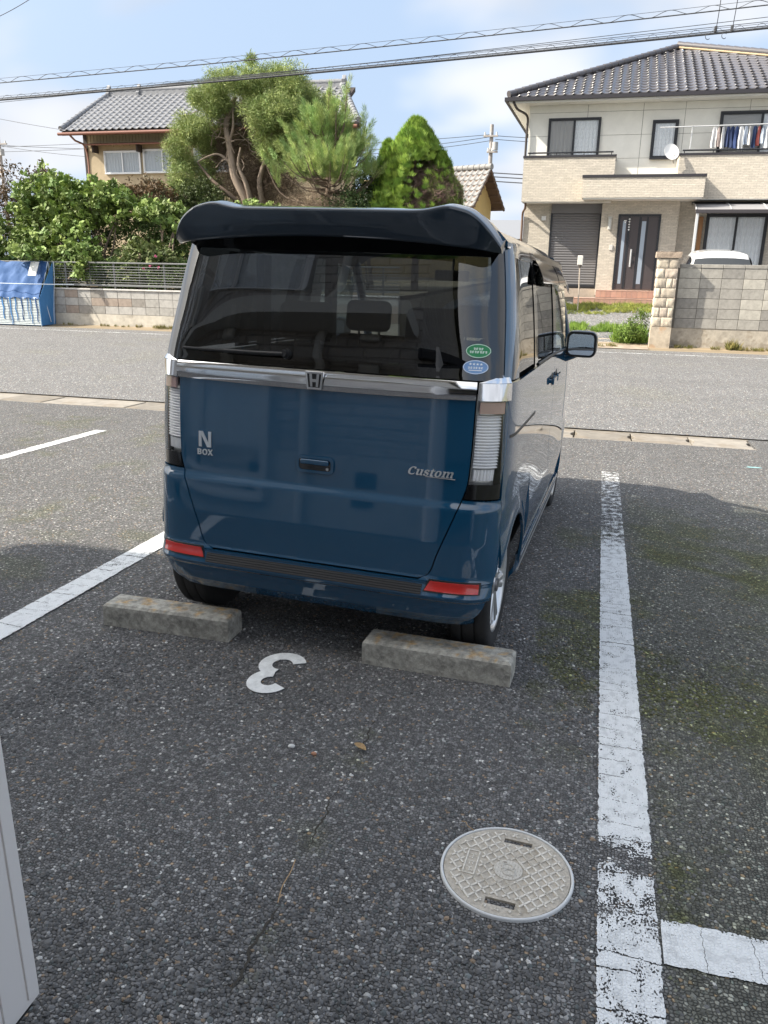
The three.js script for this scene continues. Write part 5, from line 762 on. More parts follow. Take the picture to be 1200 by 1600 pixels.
{
  // refuse station: blue net drawn over a frame with a slatted front
  const t = thing('refuse_station', 'blue netted refuse cover with pale slatted front at the left edge', 'refuse cover', [-13.92, ROAD, -18.12]);
  const blue = phys([0.022, 0.10, 0.29], 0.8, { side: THREE.DoubleSide, transmission: 0.25, thickness: 0 }), blueL = phys([0.06, 0.21, 0.46], 0.85, { side: THREE.DoubleSide }), pale = mat([0.62, 0.68, 0.68], 0.6), cord = mat([0.55, 0.62, 0.70], 0.7);
  const L = 3.6; for (let k = 0; k < 17; k++) part('slat', rbox(L, 0.028, 0.016, 0.004, -L / 2, 0.05 + k * 0.0405, 0), pale, t);
  part('box_frame', [rbox(0.03, 0.72, 0.03, 0.005, -0.01, 0.36, -0.02), rbox(L, 0.03, 0.03, 0.005, -L / 2, 0.715, -0.02), rbox(0.03, 1.56, 0.03, 0.005, 0.0, 0.78, -0.54)], pale, t);
  const net = part('net_lid', shell((u, v) => { const x = lerp(0.02, -L, u), sag = 0.10 * fbm(x * 2.2, v * 3, 1, 3) + 0.025 * Math.sin(x * 16 + v * 5) * (1 - v); return [x, lerp(0.70, 1.60, v) + sag, lerp(0.025, -0.53, v) + sag * 0.6]; }, () => [0, -0.006, 0], 120, 16), blue, t);
  part('net_side', shell((u, v) => { const b = 0.02 * fbm(u * 5, v * 5, 3, 3); const zt = lerp(0.02, -0.53, u), yt = lerp(0.70, 1.60, u); return [0.035 + b + 0.10 * v * u, lerp(0.03, yt, v), zt]; }, () => [-0.005, 0, 0], 16, 20), blueL, t);
  part('net_hem', [tube([[0.05, 0.05, -0.45], [0.07, 0.6, -0.5], [0.14, 1.2, -0.53], [0.16, 1.6, -0.54]], 0.012, 20, 6)], cord, t); part('net_hem', [tube([[-0.0, 1.60, -0.52], [0.03, 0.9, -0.20], [0.06, 0.1, -0.32]], 0.012, 20, 6)], cord, t);
  part('net_backing', box2(-L, -0.02, 0.02, 0.70, -0.03, -0.024), blueL, t);
  reseed(18); for (let k = 0; k < 22; k++) { const x = -0.06 - k * 0.15 + rr(-0.05, 0.05), h = rr(0.5, 0.69), w = rr(0.015, 0.05); part('net_strip', shell((u, v) => [x + (u - 0.5) * w * (1 - 0.4 * v) + 0.04 * n3(v * 3, k, 1), 0.72 - h * v, 0.02 + 0.012 * n3(u * 3, v * 4, k)], () => [0, 0, -0.003], 4, 8), k % 3 ? blueL : blue, t); }
  solo('notice_board', rbox(0.23, 0.40, 0.02, 0.004, -14.13, 1.08, -18.33, -0.55, 0.06, 0.03), grainy([0.62, 0.62, 0.60], 0.8, { tile: 0.3, amount: 0.3, seed0: 500 }), 'weathered pale notice board tied on the blue refuse cover', 'board');
  solo('cord', tube([[-16.6, 0.715, -18.10], [-15, 0.715, -18.10], [-14, 0.712, -18.10], [-13.2, 0.70, -18.62]], 0.010, 40, 5), cord, 'pale cord stretched across the front of the blue refuse cover', 'cord');
}

// ---------------------------------------------------------------- foliage makers
function limb(pts, r0, r1, seg = 14, rs = 8, knob = 0.12) {
  const c = new THREE.CatmullRomCurve3(pts.map((p) => new THREE.Vector3(...p))), fr = c.computeFrenetFrames(seg, false), P = c.getSpacedPoints(seg);
  return plain(grid((u, v) => { const i = Math.round(v * seg), r = lerp(r0, r1, v) * (1 + knob * n3(u * 4, v * 9, r0 * 50)), a = u * 6.28318, q = P[i].clone().addScaledVector(fr.normals[i], r * Math.cos(a)).addScaledVector(fr.binormals[i], r * Math.sin(a)); return [q.x, q.y, q.z]; }, rs, seg));
}
function leafGeo(list) { // list of [px,py,pz, dir, normal-ish, length, width, droop]
  const pos = [], nor = [], V = (...a) => new THREE.Vector3(...a);
  for (const [p, d, s, L, W, fold] of list) { const D = d.clone().normalize(), S = s.clone().addScaledVector(D, -s.dot(D)).normalize(), N = D.clone().cross(S); const a = p, b = p.clone().addScaledVector(D, L * 0.45).addScaledVector(S, W / 2).addScaledVector(N, fold), c = p.clone().addScaledVector(D, L).addScaledVector(N, -fold * 0.6), e = p.clone().addScaledVector(D, L * 0.45).addScaledVector(S, -W / 2).addScaledVector(N, fold); const m = p.clone().addScaledVector(D, L * 0.5);
    for (const t of [[a, b, m], [b, c, m], [c, e, m], [e, a, m]]) for (const q of t) pos.push(q.x, q.y, q.z); }
  const g = new THREE.BufferGeometry(); g.setAttribute('position', new THREE.Float32BufferAttribute(pos, 3)); g.computeVertexNormals(); return plain(g);
}
const rv = () => { const z = rr(-1, 1), a = rr(0, 6.28318), r = Math.sqrt(1 - z * z); return new THREE.Vector3(r * Math.cos(a), z, r * Math.sin(a)); };
reseed(2001);
const geoBroad = leafGeo(Array.from({ length: 9 }, () => { const p = rv().multiplyScalar(rr(0.2, 1)), d = rv(); d.y = d.y * 0.5 - 0.25; return [p, d, rv().setY(0), rr(0.75, 1.15), rr(0.55, 0.85), rr(-0.10, 0.05)]; }));
const geoSmall = leafGeo(Array.from({ length: 16 }, () => { const p = rv().multiplyScalar(rr(0.1, 1)), d = rv().add(p.clone().multiplyScalar(0.6)); return [p, d, rv(), rr(0.35, 0.6), rr(0.18, 0.30), rr(-0.05, 0.03)]; }));
const geoSpray = leafGeo(Array.from({ length: 22 }, () => { const p = rv().multiplyScalar(rr(0.0, 0.7)), d = rv().add(p.clone().multiplyScalar(1.2)).add(new THREE.Vector3(0, -0.25, 0)); return [p, d, rv(), rr(0.45, 0.95), rr(0.05, 0.11), rr(-0.04, 0.04)]; }));
const geoNeedle = leafGeo(Array.from({ length: 70 }, () => { const t = rnd(), d = rv(); d.y = 0; d.normalize().multiplyScalar(rr(0.5, 1.0)); d.y = lerp(0.55, 1.5, t) + rr(-0.25, 0.25); return [new THREE.Vector3(0, t * 0.8, 0), d, rv(), rr(0.30, 0.46), 0.022, 0]; }));
const geoThuja = leafGeo(Array.from({ length: 22 }, (_, k) => { const a = (k / 21 - 0.5) * 1.7; return [new THREE.Vector3(a * 0.25, rr(0, 0.3), rr(-0.1, 0.1)), new THREE.Vector3(Math.sin(a), Math.cos(a), rr(-0.25, 0.25)), new THREE.Vector3(Math.cos(a), 0, rr(-0.4, 0.4)), rr(0.5, 1.05), rr(0.08, 0.13), rr(-0.04, 0.04)]; }));
const geoTwig = (() => { const l = []; for (let k = 0; k < 9; k++) { const d = rv(); d.y = d.y * 0.6; l.push([rv().multiplyScalar(0.3), d, rv(), rr(0.6, 1.3), 0.03, 0]); } return leafGeo(l); })();
const leafM = phys([1, 1, 1], 0.62, { transmission: 0.22, thickness: 0, ior: 1.35, side: THREE.DoubleSide }), twigM = mat([1, 1, 1], 0.95, { side: THREE.DoubleSide });
// crown: clusters spread in the outer part of noisy ellipsoid lobes [cx,cy,cz, rx,ry,rz, count]
function crown(parent, geo, lobes, size, color, { name = 'crown', inner = 0.62, gap = -0.18, freq = 1.9, upright = false, m = leafM, rough = 0.22, cut = null } = {}) {
  const mt = [], cl = [], q = new THREE.Quaternion(), M = new THREE.Matrix4(), s = new THREE.Vector3(), c = new THREE.Color(), off = rr(0, 50);
  for (const [cx, cy, cz, rx, ry, rz, n] of lobes) for (let k = 0; k < n; k++) {
    const d = rv(), bump = 1 + rough * 2 * fbm(d.x * 2.2 + cx * 3 + off, d.y * 2.2 + cy, d.z * 2.2 + cz, 3), t = Math.pow(lerp(inner ** 3, 1, rnd()), 1 / 3) * bump, x = cx + d.x * rx * t, y = cy + d.y * ry * t, z = cz + d.z * rz * t;
    if (fbm(x * freq + off, y * freq, z * freq, 3) < gap) continue; if (cut && cut(x, y, z)) continue;
    const sc = size * rr(0.65, 1.3); if (upright) q.setFromEuler(new THREE.Euler(rr(-0.5, 0.5), rr(0, 6.28), rr(-0.5, 0.5))); else q.setFromEuler(new THREE.Euler(rr(0, 6.28), rr(0, 6.28), rr(0, 6.28)));
    M.compose(new THREE.Vector3(x, y, z), q, s.set(sc, sc, sc)); mt.push(M.clone()); const cc = color(rnd(), x, y, z); cl.push(c.setRGB(...cc).clone());
  }
  const im = new THREE.InstancedMesh(geo, m, mt.length); mt.forEach((a, i) => { im.setMatrixAt(i, a); im.setColorAt(i, cl[i]); }); im.name = name; im.userData.kind = 'stuff'; im.castShadow = im.receiveShadow = true; parent.add(im); return im;
}
const tintOf = (a, b, dark = 0.5) => (t) => { const k = rnd(); const v = lerp(dark, 1.15, rnd()); return [0, 1, 2].map((i) => lerp(a[i], b[i], t) * v); };
const barkM = grainy([0.30, 0.235, 0.185], 0.95, { tile: 0.35, amount: 0.5, seed0: 510, bump: 0.02 }), barkD = grainy([0.17, 0.125, 0.095], 0.95, { tile: 0.35, amount: 0.5, seed0: 511, bump: 0.02 });

// ---------------------------------------------------------------- the tall juniper with its open brown heart
reseed(3001);
{
  const t = thing('juniper_tree', 'large old juniper with twisted bare trunks and brown hollow centre', 'tree'), z = -23;
  part('trunk', limb([[-10.2, 0.5, z], [-10.25, 2.2, z + 0.1], [-10.15, 2.9, z + 0.2], [-10.45, 3.6, z + 0.3], [-10.60, 4.4, z + 0.25], [-10.70, 5.0, z + 0.2], [-10.5, 5.7, z]], 0.20, 0.06, 30, 10), barkM, t);
  part('branch', limb([[-10.2, 2.3, z + 0.05], [-10.0, 2.9, z + 0.3], [-10.05, 3.4, z + 0.45], [-10.25, 3.9, z + 0.5], [-10.15, 4.35, z + 0.5]], 0.12, 0.025, 20, 8), barkM, t); part('branch', limb([[-10.1, 2.2, z], [-9.7, 2.9, z + 0.2], [-9.75, 3.5, z + 0.2], [-9.5, 4.3, z + 0.1], [-9.3, 5.2, z]], 0.11, 0.03, 20, 8), barkM, t); part('branch', limb([[-10.5, 3.9, z + 0.3], [-10.9, 4.2, z + 0.35], [-11.2, 4.15, z + 0.4], [-11.5, 4.0, z + 0.5]], 0.05, 0.015, 14, 6), barkM, t); part('branch', limb([[-10.25, 2.8, z + 0.2], [-10.7, 3.2, z + 0.4], [-11.1, 3.5, z + 0.4], [-11.6, 4.0, z + 0.3]], 0.08, 0.025, 14, 7), barkD, t); part('branch', limb([[-10.6, 4.5, z + 0.25], [-10.4, 4.9, z + 0.4], [-10.45, 5.5, z + 0.3]], 0.05, 0.02, 14, 6), barkM, t);
  for (let k = 0; k < 26; k++) { const a = [rr(-11.3, -9.7), rr(3.3, 5.3), z + rr(0, 0.5)]; part('dead_twig', limb([a, [a[0] + rr(-0.35, 0.35), a[1] + rr(0.05, 0.4), a[2] + rr(-0.1, 0.3)], [a[0] + rr(-0.6, 0.6), a[1] + rr(0.1, 0.7), a[2] + rr(-0.1, 0.3)]], 0.018, 0.005, 6, 5), barkM, t); }
  const hollow = (x, y, zz) => { if (zz < z + 0.10) return false; const u = (x + 10.35) / 0.80, v = (y - 4.15) / 1.30; return u * u + v * v < 1 + 0.5 * fbm(x * 3, y * 3, 2, 2); };
  const green = tintOf([0.20, 0.29, 0.09], [0.42, 0.47, 0.16], 0.6);
  const lobes = [[-9.97, 6.60, z, 0.10, 0.15, 0.10, 40]]; // many small clumps gathered along the crown's outer masses
  for (const [cx, cy, cz, rx, ry, rz, n] of [[-10.0, 5.75, z, 1.7, 0.62, 1.3, 26], [-11.25, 5.25, z, 0.85, 0.65, 1.0, 12], [-11.85, 4.3, z, 0.50, 0.95, 0.9, 14], [-11.7, 3.1, z, 0.65, 0.6, 0.9, 10], [-8.95, 5.0, z + 0.5, 0.75, 0.55, 0.7, 12], [-9.1, 4.3, z + 0.6, 0.4, 0.3, 0.5, 4], [-8.55, 5.40, z - 0.3, 0.66, 0.62, 0.9, 12], [-10.3, 5.0, z - 1.0, 1.5, 0.8, 0.4, 8]])
    for (let k = 0; k < n; k++) { const d = rv(), f = rr(0.55, 1.0), r = rr(0.24, 0.44); lobes.push([cx + d.x * rx * f, cy + d.y * ry * f, cz + d.z * rz * f, r * rr(1, 1.5), r * rr(0.7, 1), r * rr(0.9, 1.3), Math.round(95 * r / 0.33)]); }
  crown(t, geoSpray, lobes, 0.15, green, { gap: -0.3, inner: 0.3, rough: 0.4, cut: hollow });
  crown(t, geoTwig, [[-10.4, 4.2, z - 0.35, 1.35, 1.45, 0.6, 3200], [-9.6, 3.2, z - 0.2, 1.1, 0.8, 0.5, 1400]], 0.24, tintOf([0.12, 0.085, 0.06], [0.20, 0.145, 0.10], 0.5), { name: 'dead_interior', inner: 0.1, gap: -0.4, m: twigM });
}
// ---------------------------------------------------------------- pine with upright candles
reseed(3101);
{
  const t = thing('pine_tree', 'young pine with light green upright candles and long needles', 'tree'), z = -22;
  part('trunk', limb([[-7.5, 0.5, z], [-7.55, 2.0, z], [-7.42, 3.2, z], [-7.4, 4.4, z], [-7.36, 5.55, z]], 0.13, 0.03, 24, 8), barkD, t);
  const tips = []; const mt = [], cl = [], M = new THREE.Matrix4(), q = new THREE.Quaternion(), up = new THREE.Vector3(0, 1, 0);
  const tuft = (p, d, s, c) => { q.setFromUnitVectors(up, d.clone().normalize()); mt.push(M.compose(p, q, new THREE.Vector3(s, s, s)).clone()); cl.push(C(...c)); };
  const col = () => { const v = rr(0.6, 1.2), k = rnd(); return [lerp(0.24, 0.46, k) * v, lerp(0.38, 0.53, k) * v, lerp(0.13, 0.18, k) * v]; };
  const arms = []; for (let k = 0; k < 74; k++) { const h = Math.pow(rnd(), 0.9), y = lerp(3.0, 4.75, h), a = rr(0, 6.283), L = lerp(1.75, 0.45, h) * rr(0.55, 1.05); arms.push([y, a, L]); }
  for (const [x, y] of [[-6.78, 5.5], [-8.16, 5.05], [-8.5, 4.65], [-6.35, 4.85], [-7.9, 5.0], [-7.05, 5.1], [-9.25, 4.0]]) { const a = [-7.42, y - 1.25, z], e = [x, y, z + rr(-0.3, 0.4)]; part('branch', limb([a, [lerp(a[0], e[0], 0.7), a[1] + 0.3, lerp(a[2], e[2], 0.6)], e], 0.035, 0.008, 10, 6), barkD, t); for (let k = 0; k < 9; k++) { const f = lerp(0.2, 1, k / 8), p = new THREE.Vector3(lerp(lerp(a[0], e[0], 0.7), e[0], f), lerp(a[1] + 0.3, e[1], f), lerp(a[2], e[2], f)); tuft(p, new THREE.Vector3(rr(-0.3, 0.3), 1, rr(-0.3, 0.3)), rr(0.30, 0.44), col()); } }
  for (let k = 0; k < 12; k++) tuft(new THREE.Vector3(-7.37 + rr(-0.02, 0.02), lerp(4.3, 5.45, k / 11), z), new THREE.Vector3(rr(-0.2, 0.2), 1, rr(-0.2, 0.2)), rr(0.32, 0.42), col());
  for (const [y, a, L] of arms) { const e = new THREE.Vector3(-7.42 + Math.cos(a) * L, y + L * 0.42, z + Math.sin(a) * L * 0.85); part('branch', limb([[-7.42, y, z], [-7.42 + Math.cos(a) * L * 0.6, y + L * 0.06, z + Math.sin(a) * L * 0.5], e.toArray()], 0.028, 0.006, 8, 5), barkD, t); const n = Math.round(5 + L * 6); for (let k = 0; k < n; k++) { const f = lerp(0.35, 1.0, rnd()), p = new THREE.Vector3(-7.42, y, z).lerp(e, f).add(rv().multiplyScalar(0.20)); p.y += 0.05; tuft(p, new THREE.Vector3(Math.cos(a) * 0.5 + rr(-0.4, 0.4), 1, Math.sin(a) * 0.5 + rr(-0.4, 0.4)), rr(0.28, 0.46), col()); } }
  const im = new THREE.InstancedMesh(geoNeedle, leafM, mt.length); mt.forEach((a, i) => { im.setMatrixAt(i, a); im.setColorAt(i, cl[i]); }); im.name = 'crown'; im.userData.kind = 'stuff'; im.castShadow = im.receiveShadow = true; t.add(im);
  crown(t, geoTwig, [[-7.7, 2.7, z + 0.2, 0.9, 0.5, 0.6, 420]], 0.26, tintOf([0.20, 0.145, 0.10], [0.30, 0.225, 0.16], 0.5), { name: 'dead_interior', inner: 0.1, gap: -0.5, m: twigM });
}
// ---------------------------------------------------------------- flame-shaped conifer
reseed(3201);
{
  const t = thing('conifer', 'bright green flame-shaped conifer with a brown bare patch low down', 'tree'), z = -23;
  part('trunk', limb([[-5.2, 0.5, z], [-5.2, 2.5, z], [-5.3, 4.4, z]], 0.12, 0.03, 14, 8), barkD, t);
  const mt = [], cl = [], M = new THREE.Matrix4(), q = new THREE.Quaternion(), e = new THREE.Euler();
  const body = (cx, top, base, R, n) => { for (let k = 0; k < n; k++) { const h = Math.pow(rnd(), 0.85), y = lerp(base, top, h), a = rr(0, 6.283), prof = Math.pow(Math.sin(Math.PI * Math.pow(1 - h * 0.985, 0.9) * 0.5), 0.8) * (1 - 0.25 * sstep(0.35, 0, h)), wob = 1 + 0.55 * fbm(Math.cos(a) * 3.4 + cx, y * 1.3, Math.sin(a) * 3.4, 3), r = R * prof * wob * lerp(0.78, 1.02, rnd()), x = cx + Math.cos(a) * r, zz = z + Math.sin(a) * r; const bare = Math.hypot((x + 4.75) / 0.62, (y - 3.1) / 0.95) < 1 + 0.4 * n3(x * 4, y * 4, 1) && zz > z; if (bare && rnd() < 0.93) continue;
    const s = rr(0.10, 0.17); e.set(rr(-0.3, 0.3), -a + 1.57 + rr(-0.7, 0.7), rr(-0.35, 0.35)); mt.push(M.compose(new THREE.Vector3(x, y, zz), q.setFromEuler(e), new THREE.Vector3(s, s * 1.25, s)).clone()); const v = rr(0.55, 1.2), kk = rnd(); cl.push(C(lerp(0.16, 0.33, kk) * v, lerp(0.30, 0.46, kk) * v, lerp(0.04, 0.06, kk) * v)); } };
  body(-5.25, 4.92, 1.4, 1.42, 8200); body(-6.0, 4.40, 1.6, 0.70, 2900); body(-4.55, 4.1, 1.4, 0.78, 2700);
  const im = new THREE.InstancedMesh(geoThuja, leafM, mt.length); mt.forEach((a, i) => { im.setMatrixAt(i, a); im.setColorAt(i, cl[i]); }); im.name = 'crown'; im.userData.kind = 'stuff'; im.castShadow = im.receiveShadow = true; t.add(im);
  crown(t, geoTwig, [[-4.85, 2.9, z + 0.2, 0.95, 1.0, 0.75, 1500]], 0.20, tintOf([0.16, 0.105, 0.085], [0.25, 0.17, 0.14], 0.5), { name: 'dead_patch', inner: 0.4, gap: -0.5, m: twigM });
}
// ---------------------------------------------------------------- shrubs of the garden
function shrub(name, label, geo, lobes, size, a, b, o = {}) {
  const t = thing(name, label, 'shrub', [0, 0, 0], o.group), c = lobes[0]; if (geo === geoBroad) { size *= 0.84; lobes = lobes.map((q) => [...q.slice(0, 6), Math.round(q[6] * 1.35)]); } for (let k = 0; k < (o.stems ?? 4); k++) { const l = lobes[k % lobes.length]; part('stem', limb([[c[0] + rr(-0.15, 0.15), 0.5, c[2] + rr(-0.1, 0.1)], [lerp(c[0], l[0], 0.5) + rr(-0.2, 0.2), lerp(0.5, l[1], 0.55), lerp(c[2], l[2], 0.6)], [l[0] + rr(-0.3, 0.3) * (o.thin ?? 1), l[1], l[2]]], 0.035 * (o.thin ?? 1), 0.012 * (o.thin ?? 1), 10, 6), o.bark ?? barkM, t); }
  crown(t, geo, lobes, size, tintOf(a, b, o.dark ?? 0.5), { gap: o.gap ?? -0.12, inner: o.inner ?? 0.55, rough: 0.5, freq: o.freq ?? 2.2 }); return t;
}
reseed(3301);
const LG = [0.145, 0.24, 0.055], LG2 = [0.31, 0.40, 0.10], DG = [0.12, 0.19, 0.06], DG2 = [0.20, 0.28, 0.09];
shrub('broadleaf_shrub', 'tall bright broad-leaved shrub above the blue refuse cover', geoBroad, [[-15.05, 3.05, -20.6, 1.0, 0.58, 0.7, 280], [-15.5, 2.6, -20.4, 0.7, 0.5, 0.6, 150], [-14.6, 2.5, -20.3, 0.8, 0.45, 0.5, 170]], 0.15, LG, LG2, { stems: 7, gap: -0.10 });
shrub('broadleaf_shrub', 'bright broad-leaved shrub with bare lower stems in the middle of the garden', geoBroad, [[-13.65, 2.95, -20.5, 1.1, 0.5, 0.7, 300], [-12.9, 2.6, -20.3, 0.75, 0.42, 0.5, 150], [-13.9, 2.35, -20.2, 0.6, 0.35, 0.5, 100]], 0.15, LG, LG2, { stems: 8, gap: -0.10 });
shrub('broadleaf_shrub', 'low broad-leaved shrub leaning over the fence beside the blue cover', geoBroad, [[-14.0, 1.75, -19.6, 0.95, 0.55, 0.5, 240], [-13.3, 1.35, -19.1, 0.6, 0.4, 0.35, 120], [-14.4, 1.45, -18.45, 0.45, 0.22, 0.22, 60], [-12.9, 1.12, -18.65, 0.25, 0.3, 0.16, 45], [-15.0, 1.7, -19.5, 0.6, 0.45, 0.4, 120]], 0.14, LG, LG2, { stems: 5 });
shrub('broadleaf_shrub', 'broad-leaved shrub at the left edge overhanging the blue cover', geoBroad, [[-16.3, 1.9, -19.6, 0.75, 0.6, 0.5, 200], [-15.8, 1.45, -19.3, 0.5, 0.35, 0.35, 90]], 0.14, [0.08, 0.14, 0.03], LG2, { stems: 4 });
shrub('broadleaf_shrub', 'flat bright leafy shrub just left of the car roof', geoBroad, [[-11.35, 2.55, -19.9, 0.75, 0.26, 0.5, 150], [-10.7, 2.3, -19.9, 0.5, 0.25, 0.5, 70]], 0.14, LG, LG2, { stems: 4 });
shrub('broadleaf_shrub', 'pale green leafy plant behind the fence beside the car', geoBroad, [[-11.5, 1.5, -19.4, 0.65, 0.45, 0.35, 130], [-11.9, 1.0, -19.2, 0.4, 0.4, 0.2, 70], [-11.0, 1.3, -19.3, 0.5, 0.4, 0.3, 80]], 0.125, [0.12, 0.18, 0.05], [0.28, 0.32, 0.11], { stems: 5 });
shrub('broadleaf_shrub', 'bright leafy shrub beneath the juniper seen over the car roof', geoBroad, [[-8.9, 2.45, -20.6, 0.8, 0.45, 0.5, 200], [-9.6, 2.2, -20.6, 0.5, 0.4, 0.5, 100]], 0.12, LG, LG2, { stems: 4 });
shrub('red_leaf_shrub', 'russet-leaved shrub below the left house windows', geoSmall, [[-12.6, 2.95, -21.6, 0.75, 0.5, 0.7, 420], [-12.2, 2.7, -21.5, 0.6, 0.5, 0.6, 260]], 0.17, [0.12, 0.11, 0.055], [0.26, 0.15, 0.08], { stems: 5 });
shrub('red_leaf_shrub', 'dark russet shrub at the far left edge', geoSmall, [[-16.6, 2.6, -21.2, 0.75, 1.1, 0.7, 420], [-16.0, 3.4, -21.8, 0.4, 0.5, 0.5, 120]], 0.17, [0.09, 0.075, 0.045], [0.19, 0.12, 0.07], { stems: 5 });
shrub('evergreen_shrub', 'evergreen shrub filling the garden behind the fence middle', geoSmall, [[-12.1, 1.9, -20.9, 1.0, 1.0, 0.6, 620], [-11.3, 1.7, -20.9, 0.9, 0.9, 0.6, 520]], 0.17, DG, DG2, { stems: 5, gap: -0.3, bark: barkD });
shrub('evergreen_shrub', 'evergreen shrub in the shade above the blue cover', geoSmall, [[-15.6, 2.1, -21.0, 1.1, 1.0, 0.6, 600], [-14.3, 1.8, -21.2, 1.0, 1.0, 0.6, 560]], 0.17, DG, DG2, { stems: 5, gap: -0.3, bark: barkD });
shrub('evergreen_shrub', 'rounded mid green shrub right of the russet shrub', geoSmall, [[-11.4, 2.95, -22.2, 0.8, 0.55, 0.6, 420], [-10.8, 2.2, -22, 0.8, 0.7, 0.6, 380]], 0.16, [0.055, 0.085, 0.025], [0.13, 0.17, 0.05], { stems: 4, gap: -0.3 });
shrub('evergreen_shrub', 'evergreen shrub between the pine and the conifer', geoSmall, [[-6.45, 2.9, -22.8, 0.65, 1.0, 0.6, 560], [-6.9, 2.3, -21.9, 0.9, 0.8, 0.6, 480]], 0.16, DG, [0.075, 0.12, 0.04], { stems: 5, gap: -0.3, bark: barkD });
shrub('evergreen_shrub', 'evergreen shrub low under the juniper trunks', geoSmall, [[-9.9, 1.7, -22.2, 1.6, 0.9, 0.6, 700], [-8.2, 1.7, -21.6, 1.2, 0.8, 0.6, 500]], 0.17, DG, DG2, { stems: 5, gap: -0.3, bark: barkD });
shrub('evergreen_shrub', 'low hedge close behind the middle of the fence', geoSmall, [[-12.4, 0.95, -19.35, 0.9, 0.42, 0.3, 420], [-11.0, 0.95, -19.4, 0.9, 0.42, 0.3, 420], [-9.6, 1.0, -19.4, 0.9, 0.5, 0.3, 420]], 0.13, DG, DG2, { stems: 4, gap: -0.35, bark: barkD });
shrub('evergreen_shrub', 'low hedge behind the left end of the fence', geoSmall, [[-14.0, 0.95, -19.4, 0.9, 0.42, 0.3, 420], [-15.4, 1.0, -19.4, 0.9, 0.5, 0.3, 420]], 0.13, DG, DG2, { stems: 4, gap: -0.35, bark: barkD });
{ reseed(3400); const pk = mat([0.72, 0.20, 0.36], 0.7, { side: THREE.DoubleSide }); for (const [x, y, z] of [[-10.98, 1.42, -18.95], [-11.16, 1.18, -18.98], [-11.35, 1.12, -18.96], [-10.92, 1.15, -18.97]]) { const l = []; for (let k = 0; k < 12; k++) l.push([new THREE.Vector3(), rv().add(new THREE.Vector3(0, 0.3, 0.5)), rv(), rr(0.04, 0.06), 0.03, 0.01]); const o = solo('pink_flower', leafGeo(l), pk, 'small pink flower beside the fence near the car', 'flower', 'pink flowers at the fence'); o.position.set(x, y, z); } }

// ---------------------------------------------------------------- weeds and grass of the right yard and the wall feet
function grassPatch(name, label, spots, h, a, b, s0) {
  reseed(s0); const blades = leafGeo(Array.from({ length: 9 }, () => { const d = new THREE.Vector3(rr(-0.6, 0.6), 1, rr(-0.6, 0.6)); return [new THREE.Vector3(rr(-0.3, 0.3), 0, rr(-0.3, 0.3)), d, rv(), rr(0.6, 1.1), rr(0.06, 0.13), 0.05]; })), mt = [], cl = [], M = new THREE.Matrix4(), q = new THREE.Quaternion();
  for (const [x0, x1, z0, z1, n, hh] of spots) for (let k = 0; k < n; k++) { const x = rr(x0, x1), z = rr(z0, z1); if (fbm(x * 1.6, 3, z * 1.6 + s0, 3) < -0.10) continue; const y = z < -18.9 && x > -4.5 ? (z < -19.6 ? yardY(z) : -0.29) : ROAD + 0.03, s = h * (hh ?? 1) * rr(0.5, 1.3); mt.push(M.compose(new THREE.Vector3(x, y - 0.01, z), q.setFromEuler(new THREE.Euler(0, rr(0, 6.28), 0)), new THREE.Vector3(s, s, s)).clone()); const t = rnd(), v = rr(0.6, 1.15); cl.push(C(lerp(a[0], b[0], t) * v, lerp(a[1], b[1], t) * v, lerp(a[2], b[2], t) * v)); }
  const im = new THREE.InstancedMesh(blades, leafM, mt.length); mt.forEach((m, i) => { im.setMatrixAt(i, m); im.setColorAt(i, cl[i]); }); im.name = numbered(name); im.userData = { kind: 'stuff', label, category: 'grass' }; im.castShadow = im.receiveShadow = true; scene.add(im);
}
grassPatch('yard_grass', 'short yellowish grass in front of the entrance steps', [[-2.2, 2.2, -25.5, -23.9, 1500], [-2.6, 0.2, -24.2, -23.4, 300, 0.8]], 0.13, [0.24, 0.31, 0.06], [0.48, 0.48, 0.12], 41);
grassPatch('weed_clump', 'lush green weeds beside the gate pillar', [[-1.4, 1.0, -21.6, -20.6, 520, 1.0], [0.35, 1.0, -20.6, -19.0, 420, 1.7]], 0.15, [0.15, 0.27, 0.04], [0.34, 0.48, 0.09], 42);
grassPatch('roadside_weeds', 'sparse weeds along the foot of the walls', [[1.6, 3.6, -18.72, -18.55, 110, 0.7], [-10.9, -9.4, -18.68, -18.45, 120, 0.8], [-13.6, -11, -18.68, -18.55, 60, 0.6], [-0.4, 0.5, -18.5, -18.3, 24, 0.7], [2.4, 2.9, -18.72, -18.62, 40, 1.6]], 0.13, [0.15, 0.16, 0.04], [0.33, 0.28, 0.10], 43);
shrub('weed_plant', 'leafy green weed growing against the left side of the gate pillar', geoSmall, [[0.80, 0.12, -18.95, 0.24, 0.36, 0.2, 110], [0.62, -0.05, -18.9, 0.28, 0.2, 0.2, 60]], 0.085, [0.08, 0.15, 0.02], [0.22, 0.32, 0.06], { stems: 2, thin: 0.2 });
